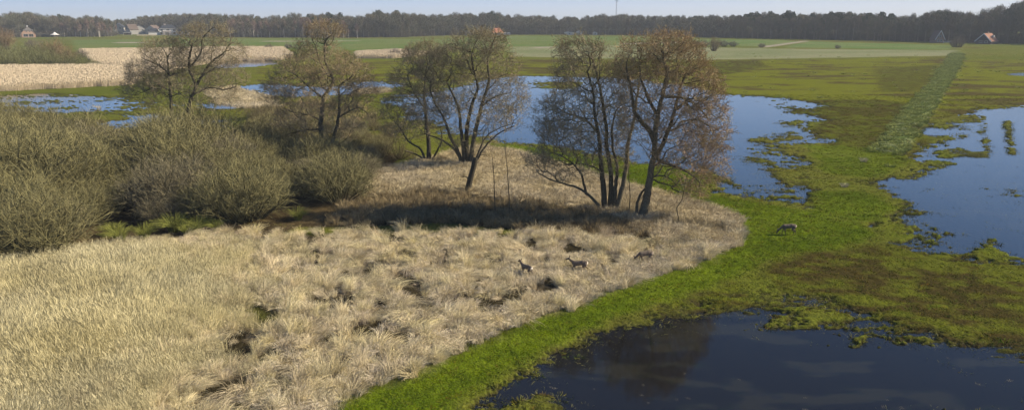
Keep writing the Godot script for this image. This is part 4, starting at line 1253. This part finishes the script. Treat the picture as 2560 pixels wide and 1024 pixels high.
func build_houses() -> void:
	var white := Color(0.80, 0.80, 0.78)
	var slate := Color(0.035, 0.04, 0.055)
	var brick := Color(0.38, 0.25, 0.19)
	# white villa
	var h := thing("white_villa", "large white villa with dark hipped roofs behind the left meadow", "house", spot(421, 87.5), 0.48)
	wall_box(h, Vector3(-7.5, 0, -10), Vector3(7.5, 5.7, 0), white)
	wall_box(h, Vector3(7.503, 0, -8), Vector3(18, 2.9, -0.8), white)
	wall_box(h, Vector3(-17, 0, -8), Vector3(-7.503, 2.7, -1.0), white * 0.9)
	wall_box(h, Vector3(-5.0, 0, 0.003), Vector3(2.0, 3.9, 2.2), Color(0.33, 0.31, 0.30), "stone_bay")
	hip_roof(h, -7.5, 7.5, -10, 0, 5.73, 9.4, 0.7, slate, 4.0)
	hip_roof(h, 7.9, 18, -8, -0.8, 2.95, 5.4, 0.4, slate, 2.5)
	hip_roof(h, -17, -7.9, -8, -1.0, 2.75, 6.2, 0.4, slate, 2.0)
	for w in [[-5.8, 4.4, 1.6, 1.2], [-0.5, 4.75, 2.4, 0.9], [4.8, 4.4, 1.6, 1.2], [-6.3, 1.6, 1.2, 1.8], [5.0, 1.5, 1.8, 1.9]]: window_at(h, w[0], w[1], w[2], w[3], 0.003, Color(0.2, 0.2, 0.2))
	for w in [[9.5, 1.5, 2.0, 1.8], [15.0, 1.5, 2.2, 1.8]]: window_at(h, w[0], w[1], w[2], w[3], -0.797, Color(0.2, 0.2, 0.2))
	window_at(h, -1.5, 1.4, 2.6, 2.0, 2.203, Color(0.2, 0.2, 0.2))
	wall_box(h, Vector3(-3.2, 8.0, -5.6), Vector3(-1.6, 10.2, -4.4), Color(0.45, 0.40, 0.38), "chimney")
	# brick farmhouse with a half-hipped roof
	h = thing("brick_house", "pale brick house with grey half-hipped roof and wide garden windows", "house", spot(71, 94.0), 0.6)
	wall_box(h, Vector3(-4.8, 0, -12), Vector3(4.8, 3.6, 0), brick * 1.1)
	var mb := MB.new()
	mb.slab([Vector3(-4.8, 3.603, 0), Vector3(-2.6, 5.9, 0), Vector3(2.6, 5.9, 0), Vector3(4.8, 3.603, 0)], Vector3(0, 0, 0.3), brick * 1.25)
	part("gable", mb.mesh(), M.build, h)
	mb = MB.new()
	var thatch := Color(0.16, 0.15, 0.145)
	mb.slab([Vector3(-2.7, 5.95, 0.4), Vector3(0, 8.6, -2.4), Vector3(2.7, 5.95, 0.4)], Vector3(0, 0.25, 0), thatch)
	mb.slab([Vector3(-5.4, 3.2, 0.4), Vector3(-5.4, 3.2, -12.3), Vector3(0, 8.6, -12.3), Vector3(0, 8.6, -2.4), Vector3(-2.7, 5.95, 0.4)], Vector3(0, 0.25, 0), thatch)
	mb.slab([Vector3(2.7, 5.95, 0.4), Vector3(0, 8.6, -2.4), Vector3(0, 8.6, -12.3), Vector3(5.4, 3.2, -12.3), Vector3(5.4, 3.2, 0.4)], Vector3(0, 0.25, 0), thatch)
	part("roof", mb.mesh(), M.build, h)
	mb = MB.new()
	mb.box(Vector3(-3.3, 5.5, 0.003), Vector3(3.3, 5.9, 0.12), white)
	part("fascia", mb.mesh(), M.build, h)
	for w in [[-2.0, 1.7, 3.0, 2.1], [1.7, 1.7, 3.0, 2.1], [-1.1, 4.7, 0.8, 0.9], [1.1, 4.7, 0.8, 0.9]]: window_at(h, w[0], w[1], w[2], w[3], 0.003)
	wall_box(h, Vector3(-0.5, 8.2, -6.0), Vector3(0.5, 9.4, -5.0), white * 0.8, "chimney")
	# party tent and dark shelter
	h = thing("garden_shelter", "low dark flat-roofed garden shelter beside the white tent", "shelter", spot(119, 92.8), 0.5)
	wall_box(h, Vector3(-5.0, 0, -4.0), Vector3(3.2, 1.9, -3.7), Color(0.03, 0.03, 0.035))
	mb = MB.new()
	mb.box(Vector3(-5.3, 1.95, -4.2), Vector3(3.5, 2.35, 0.2), Color(0.03, 0.032, 0.045))
	part("roof", mb.mesh(), M.build, h)
	for x in [-4.9, -1.0, 3.0]: wall_box(h, Vector3(x, 0, -0.2), Vector3(x + 0.2, 1.95, 0), Color(0.05, 0.045, 0.04), "post")
	h = thing("party_tent", "white peaked party tent on posts beside the brick house", "tent", spot(136, 92.9), 0.5)
	mb = MB.new()
	var pk := Vector3(0, 4.2, -1.5)
	var rim := []
	for k in 12:
		var a := TAU * k / 12
		rim.append(Vector3(cos(a) * 3.5, 1.9, sin(a) * 3.2 - 1.5))
	for k in 12:
		var a: Vector3 = rim[k]
		var b: Vector3 = rim[(k + 1) % 12]
		var ma := a.lerp(pk, 0.5) - Vector3(0, 0.35, 0)
		var mbb := b.lerp(pk, 0.5) - Vector3(0, 0.35, 0)
		mb.quad(a, b, mbb, ma, white); mb.tri(ma, mbb, pk, white)
	part("canopy", mb.mesh(), M.build, h)
	for k in [0, 3, 6, 9]:
		mb = MB.new()
		mb.tube(PackedVector3Array([rim[k] * Vector3(1, 0, 1), rim[k]]), PackedFloat32Array([0.06, 0.06]), 6, white * 0.6, white * 0.6)
		part("pole", mb.mesh(), M.metal, h)
	# houses of the village edge
	for a in [["dark blue roofed house among the birches left of the white villa", 295, 86.0, 5.0, 7.0, 10.5, slate * 1.2, white * 0.5, 0.2], ["brown gabled house among trees left of the white villa", 319, 86.0, 4.6, 5.0, 9.6, Color(0.13, 0.105, 0.09), white * 0.4, -0.7], ["pale house half hidden by trees behind the villa's garden", 350, 85.5, 6.0, 5.5, 9.0, Color(0.10, 0.09, 0.09), white * 0.45, 0.6], ["pinkish house half hidden by bare trees next to the villa", 376, 85.5, 6.0, 5.0, 8.6, Color(0.15, 0.115, 0.10), white * 0.6, -0.3]]:
		h = thing("village_house", a[0], "house", spot(a[1], a[2]), a[8])
		wall_box(h, Vector3(-a[3], 0, -8), Vector3(a[3], a[4], 0), a[7])
		gable_wall(h, a[3] * 2, 0, a[4] + 0.003, a[5], a[7]); gable_wall(h, a[3] * 2, -7.7, a[4] + 0.003, a[5], a[7])
		gable_roof(h, a[3] * 2, -8, 0, a[4], a[5], 0.5, a[6])
		window_at(h, -a[3] * 0.4, a[4] - 1.2, 1.4, 1.3, 0.003); window_at(h, a[3] * 0.4, a[4] - 1.2, 1.4, 1.3, 0.003)
	h = thing("garden_pavilion", "small pavilion with dark pyramid roof and white eaves near the villa", "pavilion", spot(318, 87.5), 0.5)
	wall_box(h, Vector3(-3.2, 0, -6), Vector3(3.2, 1.9, -0.5), Color(0.12, 0.10, 0.09))
	hip_roof(h, -3.6, 3.6, -6.4, 0, 2.1, 4.8, 0.4, slate, 3.5)
	for x in [-3.4, 3.2]: wall_box(h, Vector3(x, 0, -0.3), Vector3(x + 0.2, 1.88, -0.1), white, "post")
	# garden wall pieces before the villa
	h = thing("garden_wall", "low pale garden wall in front of the white villa", "wall", spot(362, 89.0), 0.45)
	wall_box(h, Vector3(-7, 0, -0.3), Vector3(9, 0.9, 0), Color(0.5, 0.44, 0.36))
	# farmhouse with orange roof
	h = thing("red_roof_farmhouse", "farmhouse with large orange tiled hipped roof at the far wood edge", "house", spot(1245, 88.4), 0.25)
	wall_box(h, Vector3(-5, 0, -9), Vector3(5, 2.2, 0), brick)
	hip_roof(h, -5, 5, -9, 0, 2.25, 6.6, 0.5, Color(0.50, 0.20, 0.12), 2.6)
	wall_box(h, Vector3(-0.5, 6.2, -5), Vector3(0.5, 7.6, -4), brick * 0.7, "chimney")
	window_at(h, -2.5, 1.2, 1.4, 1.2, 0.003); window_at(h, 2.0, 1.2, 1.4, 1.2, 0.003)
	for a in [[1262, 88.0, 3.2, 1.9, "white small trailer beside the orange roofed farmhouse"], [1272, 88.0, 2.6, 2.0, "pale grey small trailer standing past the farmhouse's white one"]]:
		h = thing("trailer", a[4], "trailer", spot(a[0], a[1]))
		wall_box(h, Vector3(-a[2] / 2, 0.5, -1.8), Vector3(a[2] / 2, 0.5 + a[3], 0), white, "body")
		for x in [-0.6, 0.6]:
			mb = MB.new()
			mb.tube(PackedVector3Array([Vector3(x, 0.32, -0.15), Vector3(x, 0.32, 0.12)]), PackedFloat32Array([0.34, 0.34]), 10, slate, slate)
			part("wheel", mb.mesh(), M.metal, h)
		window_at(h, 0, 1.6, 0.9, 0.6, 0.003)
	# house on the right with an orange roof and white verges
	h = thing("orange_roof_house", "house with orange tiled roof and white verge boards below the right-hand wood", "house", spot(2459, 110.5), -0.95)
	wall_box(h, Vector3(-4.0, 0, -9), Vector3(4.0, 2.3, 0), Color(0.10, 0.09, 0.085))
	gable_wall(h, 8.0, 0, 2.303, 6.2, Color(0.06, 0.06, 0.055))
	gable_roof(h, 8.0, -9, 0, 2.3, 6.3, 0.6, Color(0.33, 0.17, 0.115), white)
	window_at(h, -1.5, 1.3, 1.4, 1.2, 0.003); window_at(h, 1.5, 1.3, 1.4, 1.2, 0.003)
	wall_box(h, Vector3(2.2, 3.9, -6.0), Vector3(3.4, 5.2, -4.6), white * 0.6, "dormer")
	wall_box(h, Vector3(-0.4, 5.9, -5), Vector3(0.4, 7.2, -4.2), brick, "chimney")
	h = thing("tall_gable_house", "tall narrow brick gable with white verge boards beside the dyke bush", "house", spot(2350, 108.2), -0.1)
	wall_box(h, Vector3(-2.6, 0, -8), Vector3(2.6, 3.0, 0), brick * 0.8)
	gable_wall(h, 5.2, 0, 3.003, 7.6, brick * 0.7)
	gable_roof(h, 5.2, -8, 0, 3.0, 7.8, 0.4, Color(0.20, 0.12, 0.09), white)
	for w in [[-0.9, 1.6, 1.0, 1.3], [0.9, 1.6, 1.0, 1.3], [0, 4.2, 1.1, 1.2]]: window_at(h, w[0], w[1], w[2], w[3], 0.003, white)
	h = thing("white_gate", "long white field gate beside the tall brick gable", "gate", spot(2374, 108.6))
	for y in [0.5, 0.9, 1.3]: wall_box(h, Vector3(-3.5, y, -0.05), Vector3(3.5, y + 0.14, 0.0), white * 0.8, "rail")
	for x in [-3.6, 3.5]: wall_box(h, Vector3(x, 0, -0.08), Vector3(x + 0.12, 1.6, 0.04), white * 0.8, "post")
	for a in [[1425, 88.2, 9.0, 2.4, "long pale shed glimpsed between trunks of the far wood"], [1450, 88.2, 5.0, 3.0, "pale grey shed next to the long one between trunks of the far wood"], [1490, 88.4, 4.0, 2.2, "small bluish shed in the far wood near the mast"], [1664, 90.5, 2.6, 2.4, "small white shed at the wood edge behind the largest alder's top"]]:
		h = thing("wood_shed", a[4], "shed", spot(a[0], a[1]) - Vector3(0, 0, 6))
		wall_box(h, Vector3(-a[2] / 2, 0, -4), Vector3(a[2] / 2, a[3], 0), Color(0.55, 0.58, 0.58))
		gable_roof(h, a[2], -4, 0, a[3], a[3] + 1.0, 0.2, Color(0.42, 0.44, 0.46))
		window_at(h, 0, a[3] * 0.55, 1.2, 0.9, 0.003)
	# radio mast
	var foot := spot(1540, 86.5)
	foot.z -= 40.0
	foot = Vector3(onz(1540, 60, foot.z).x, 0, foot.z)
	h = thing("radio_mast", "tall slender grey lattice mast with antennas rising above the wood", "mast", foot)
	var legs := []
	for k in 3: legs.append(Vector3(cos(TAU * k / 3 + 0.4), 0, sin(TAU * k / 3 + 0.4)))
	var steel := Color(0.42, 0.43, 0.45)
	for k in 3:
		mb = MB.new()
		mb.tube(PackedVector3Array([legs[k] * 0.75, legs[k] * 0.42 + Vector3(0, 44, 0)]), PackedFloat32Array([0.10, 0.07]), 6, steel, steel)
		part("leg", mb.mesh(), M.metal, h)
	mb = MB.new()
	for s in 29:
		for k in 3:
			var w0 := lerpf(0.75, 0.42, s * 1.5 / 44.0)
			var w1 := lerpf(0.75, 0.42, (s + 1) * 1.5 / 44.0)
			mb.tube(PackedVector3Array([legs[k] * w0 + Vector3(0, s * 1.5, 0), legs[(k + 1) % 3] * w1 + Vector3(0, s * 1.5 + 1.5, 0)]), PackedFloat32Array([0.04, 0.04]), 4, steel, steel)
	part("lattice", mb.mesh(), M.metal, h)
	for k in 9:
		mb = MB.new()
		var a := TAU * k / 3 + 0.3
		var y := 31.0 + 3.6 * int(k / 3)
		var p := Vector3(cos(a) * 1.15, y, sin(a) * 1.15)
		mb.box(p - Vector3(0.18, 0, 0.12), p + Vector3(0.18, 2.4, 0.12), Color(0.6, 0.62, 0.64))
		mb.box(Vector3(minf(0, p.x), y + 1.1, minf(0, p.z)), Vector3(maxf(0, p.x) + 0.04, y + 1.2, maxf(0, p.z) + 0.04), steel)
		part("antenna", mb.mesh(), M.metal, h)

# ---------------------------------------------------------------- roe deer: tapered capsules melted into one skin
func skin(bones: Array, cell: float, paint: Callable) -> ArrayMesh:
	var lo := Vector3.ONE * 1e9
	var hi := -lo
	for b in bones:
		for e in [[b[0], b[2]], [b[1], b[3]]]:
			lo = lo.min(e[0] - Vector3.ONE * (e[1] + cell * 2)); hi = hi.max(e[0] + Vector3.ONE * (e[1] + cell * 2))
	var nx := int((hi.x - lo.x) / cell) + 1
	var ny := int((hi.y - lo.y) / cell) + 1
	var nz := int((hi.z - lo.z) / cell) + 1
	var f := PackedFloat32Array()
	f.resize(nx * ny * nz)
	f.fill(1.0)
	var melt := 0.03
	for b in bones:
		var A: Vector3 = b[0]
		var B: Vector3 = b[1]
		var ra: float = b[2]
		var rb: float = b[3]
		var reach := maxf(ra, rb) + 0.09
		var i0 := ((A.min(B) - Vector3.ONE * reach - lo) / cell).clamp(Vector3.ZERO, Vector3(nx - 1, ny - 1, nz - 1))
		var i1 := ((A.max(B) + Vector3.ONE * reach - lo) / cell + Vector3.ONE).clamp(Vector3.ZERO, Vector3(nx - 1, ny - 1, nz - 1))
		var ab := B - A
		var inv := 1.0 / maxf(1e-6, ab.length_squared())
		for z in range(int(i0.z), int(i1.z) + 1):
			for y in range(int(i0.y), int(i1.y) + 1):
				for x in range(int(i0.x), int(i1.x) + 1):
					var p := lo + Vector3(x, y, z) * cell
					var t := clampf((p - A).dot(ab) * inv, 0.0, 1.0)
					var d := p.distance_to(A + ab * t) - lerpf(ra, rb, t)
					var at := (z * ny + y) * nx + x
					var o := f[at]
					var hh := maxf(melt - absf(d - o), 0.0) / melt
					f[at] = minf(d, o) - hh * hh * melt * 0.25
	var mb := MB.new()
	var ids := {}
	for z in nz - 1:
		for y in ny - 1:
			for x in nx - 1:
				var sum := Vector3.ZERO
				var cnt := 0
				var base := (z * ny + y) * nx + x
				var neg := 0
				for k in 8:
					if f[base + (k & 1) + ((k >> 1) & 1) * nx + (k >> 2) * nx * ny] < 0.0: neg += 1
				if neg == 0 or neg == 8: continue
				for k in 8:
					for ax in 3:
						if k & (1 << ax): continue
						var k2 := k | (1 << ax)
						var fa := f[base + (k & 1) + ((k >> 1) & 1) * nx + (k >> 2) * nx * ny]
						var fb := f[base + (k2 & 1) + ((k2 >> 1) & 1) * nx + (k2 >> 2) * nx * ny]
						if (fa < 0.0) != (fb < 0.0):
							var t := fa / (fa - fb)
							sum += Vector3(k & 1, (k >> 1) & 1, k >> 2).lerp(Vector3(k2 & 1, (k2 >> 1) & 1, k2 >> 2), t)
							cnt += 1
				var p := lo + (Vector3(x, y, z) + sum / cnt) * cell
				ids[base] = mb.v.size()
				var g := Vector3(f[base + 1] - f[base], f[base + nx] - f[base], f[base + nx * ny] - f[base])
				mb.v.append(p); mb.n.append(g.normalized()); mb.c.append(paint.call(p))
	var strides := [1, nx, nx * ny]
	for base in ids:
		for ax in 3:
			var u: int = strides[(ax + 1) % 3]
			var w: int = strides[(ax + 2) % 3]
			if (f[base] < 0.0) == (f[base + strides[ax]] < 0.0): continue
			if not (ids.has(base - u) and ids.has(base - w) and ids.has(base - u - w)): continue
			var q := [ids[base], ids[base - u], ids[base - u - w], ids[base - w]]
			if f[base] < 0.0: mb.i.append_array([q[0], q[2], q[1], q[0], q[3], q[2]])
			else: mb.i.append_array([q[0], q[1], q[2], q[0], q[2], q[3]])
	return mb.mesh()
func deer_bones(grazing: bool, stride: float) -> Array:    # facing +x
	var b := []
	var add := func(p: Array, r: Array):
		for k in p.size() - 1: b.append([p[k], p[k + 1], r[k], r[k + 1]])
	add.call([Vector3(-0.40, 0.63, 0), Vector3(-0.20, 0.64, 0), Vector3(0.05, 0.60, 0), Vector3(0.28, 0.59, 0)], [0.125, 0.135, 0.135, 0.14])
	add.call([Vector3(-0.15, 0.57, 0), Vector3(0.20, 0.53, 0)], [0.10, 0.12])
	var poll: Vector3
	if grazing:
		poll = Vector3(0.66, 0.30, 0.02)
		add.call([Vector3(0.30, 0.62, 0), Vector3(0.48, 0.48, 0.01), poll], [0.105, 0.07, 0.055])
		add.call([poll, poll + Vector3(0.06, -0.10, 0), poll + Vector3(0.09, -0.22, 0)], [0.058, 0.05, 0.028])
		for s in [-1.0, 1.0]: add.call([poll + Vector3(-0.01, 0.03, s * 0.04), poll + Vector3(0.02, 0.10, s * 0.10), poll + Vector3(0.04, 0.16, s * 0.11)], [0.014, 0.028, 0.010])
	else:
		poll = Vector3(0.60, 0.84, 0.02)
		add.call([Vector3(0.30, 0.64, 0), Vector3(0.46, 0.72, 0.01), poll], [0.105, 0.075, 0.055])
		add.call([poll, poll + Vector3(0.10, -0.03, 0), poll + Vector3(0.20, -0.08, 0)], [0.058, 0.05, 0.028])
		for s in [-1.0, 1.0]: add.call([poll + Vector3(-0.02, 0.03, s * 0.04), poll + Vector3(-0.04, 0.11, s * 0.09), poll + Vector3(-0.05, 0.17, s * 0.10)], [0.014, 0.028, 0.010])
	for s in [-1.0, 1.0]:
		var z: float = s * 0.075
		var f: float = stride * s
		add.call([Vector3(0.26, 0.50, z), Vector3(0.27 + f * 0.3, 0.36, z), Vector3(0.28 + f * 0.8, 0.19, z), Vector3(0.27 + f, 0.03, z), Vector3(0.30 + f, 0.012, z)], [0.075, 0.034, 0.022, 0.018, 0.018])
		add.call([Vector3(-0.38, 0.56, z), Vector3(-0.30 - f * 0.3, 0.42, z), Vector3(-0.45 - f * 0.6, 0.27, z), Vector3(-0.42 - f, 0.03, z), Vector3(-0.39 - f, 0.012, z)], [0.105, 0.07, 0.026, 0.018, 0.018])
	return b
func build_deer() -> void:
	var coat := func(p: Vector3) -> Color:
		var c := Color(0.13, 0.105, 0.08)
		if p.y > 0.70: c = Color(0.11, 0.088, 0.066)
		if p.y < 0.5 and absf(p.x) < 0.22: c = Color(0.13, 0.11, 0.09)
		if p.y < 0.33: c = Color(0.07, 0.055, 0.042)
		if p.x < -0.485 and p.y > 0.54 and p.y < 0.69: c = Color(0.62, 0.58, 0.50)
		return c
	var graze := skin(deer_bones(true, 0.10), 0.02, coat)
	var walk := skin(deer_bones(false, 0.13), 0.02, coat)
	for a in DEER:
		var p := gp(a[0], a[1])
		var d := thing("roe_deer", a[5], "deer", Vector3(p.x, height(p.x, p.z), p.z), a[3], "roe deer on the island and its shore")
		d.scale = Vector3.ONE * a[4]
		part("body", walk if a[2] == 1 else graze, M.fur, d)
		for s in [-1.0, 1.0]:
			var mb := MB.new()
			var e: Vector3 = (Vector3(0.69, 0.79 + 0.05, 0.02 + s * 0.05) if a[2] == 1 else Vector3(0.72, 0.22, 0.02 + s * 0.05))
			mb.tube(PackedVector3Array([e - Vector3(0, 0, s * 0.012), e, e + Vector3(0, 0, s * 0.004)]), PackedFloat32Array([0.014, 0.014, 0.006]), 6, Color(0.01, 0.01, 0.01), Color(0.01, 0.01, 0.01))
			part("eye", mb.mesh(), M.fur, d)
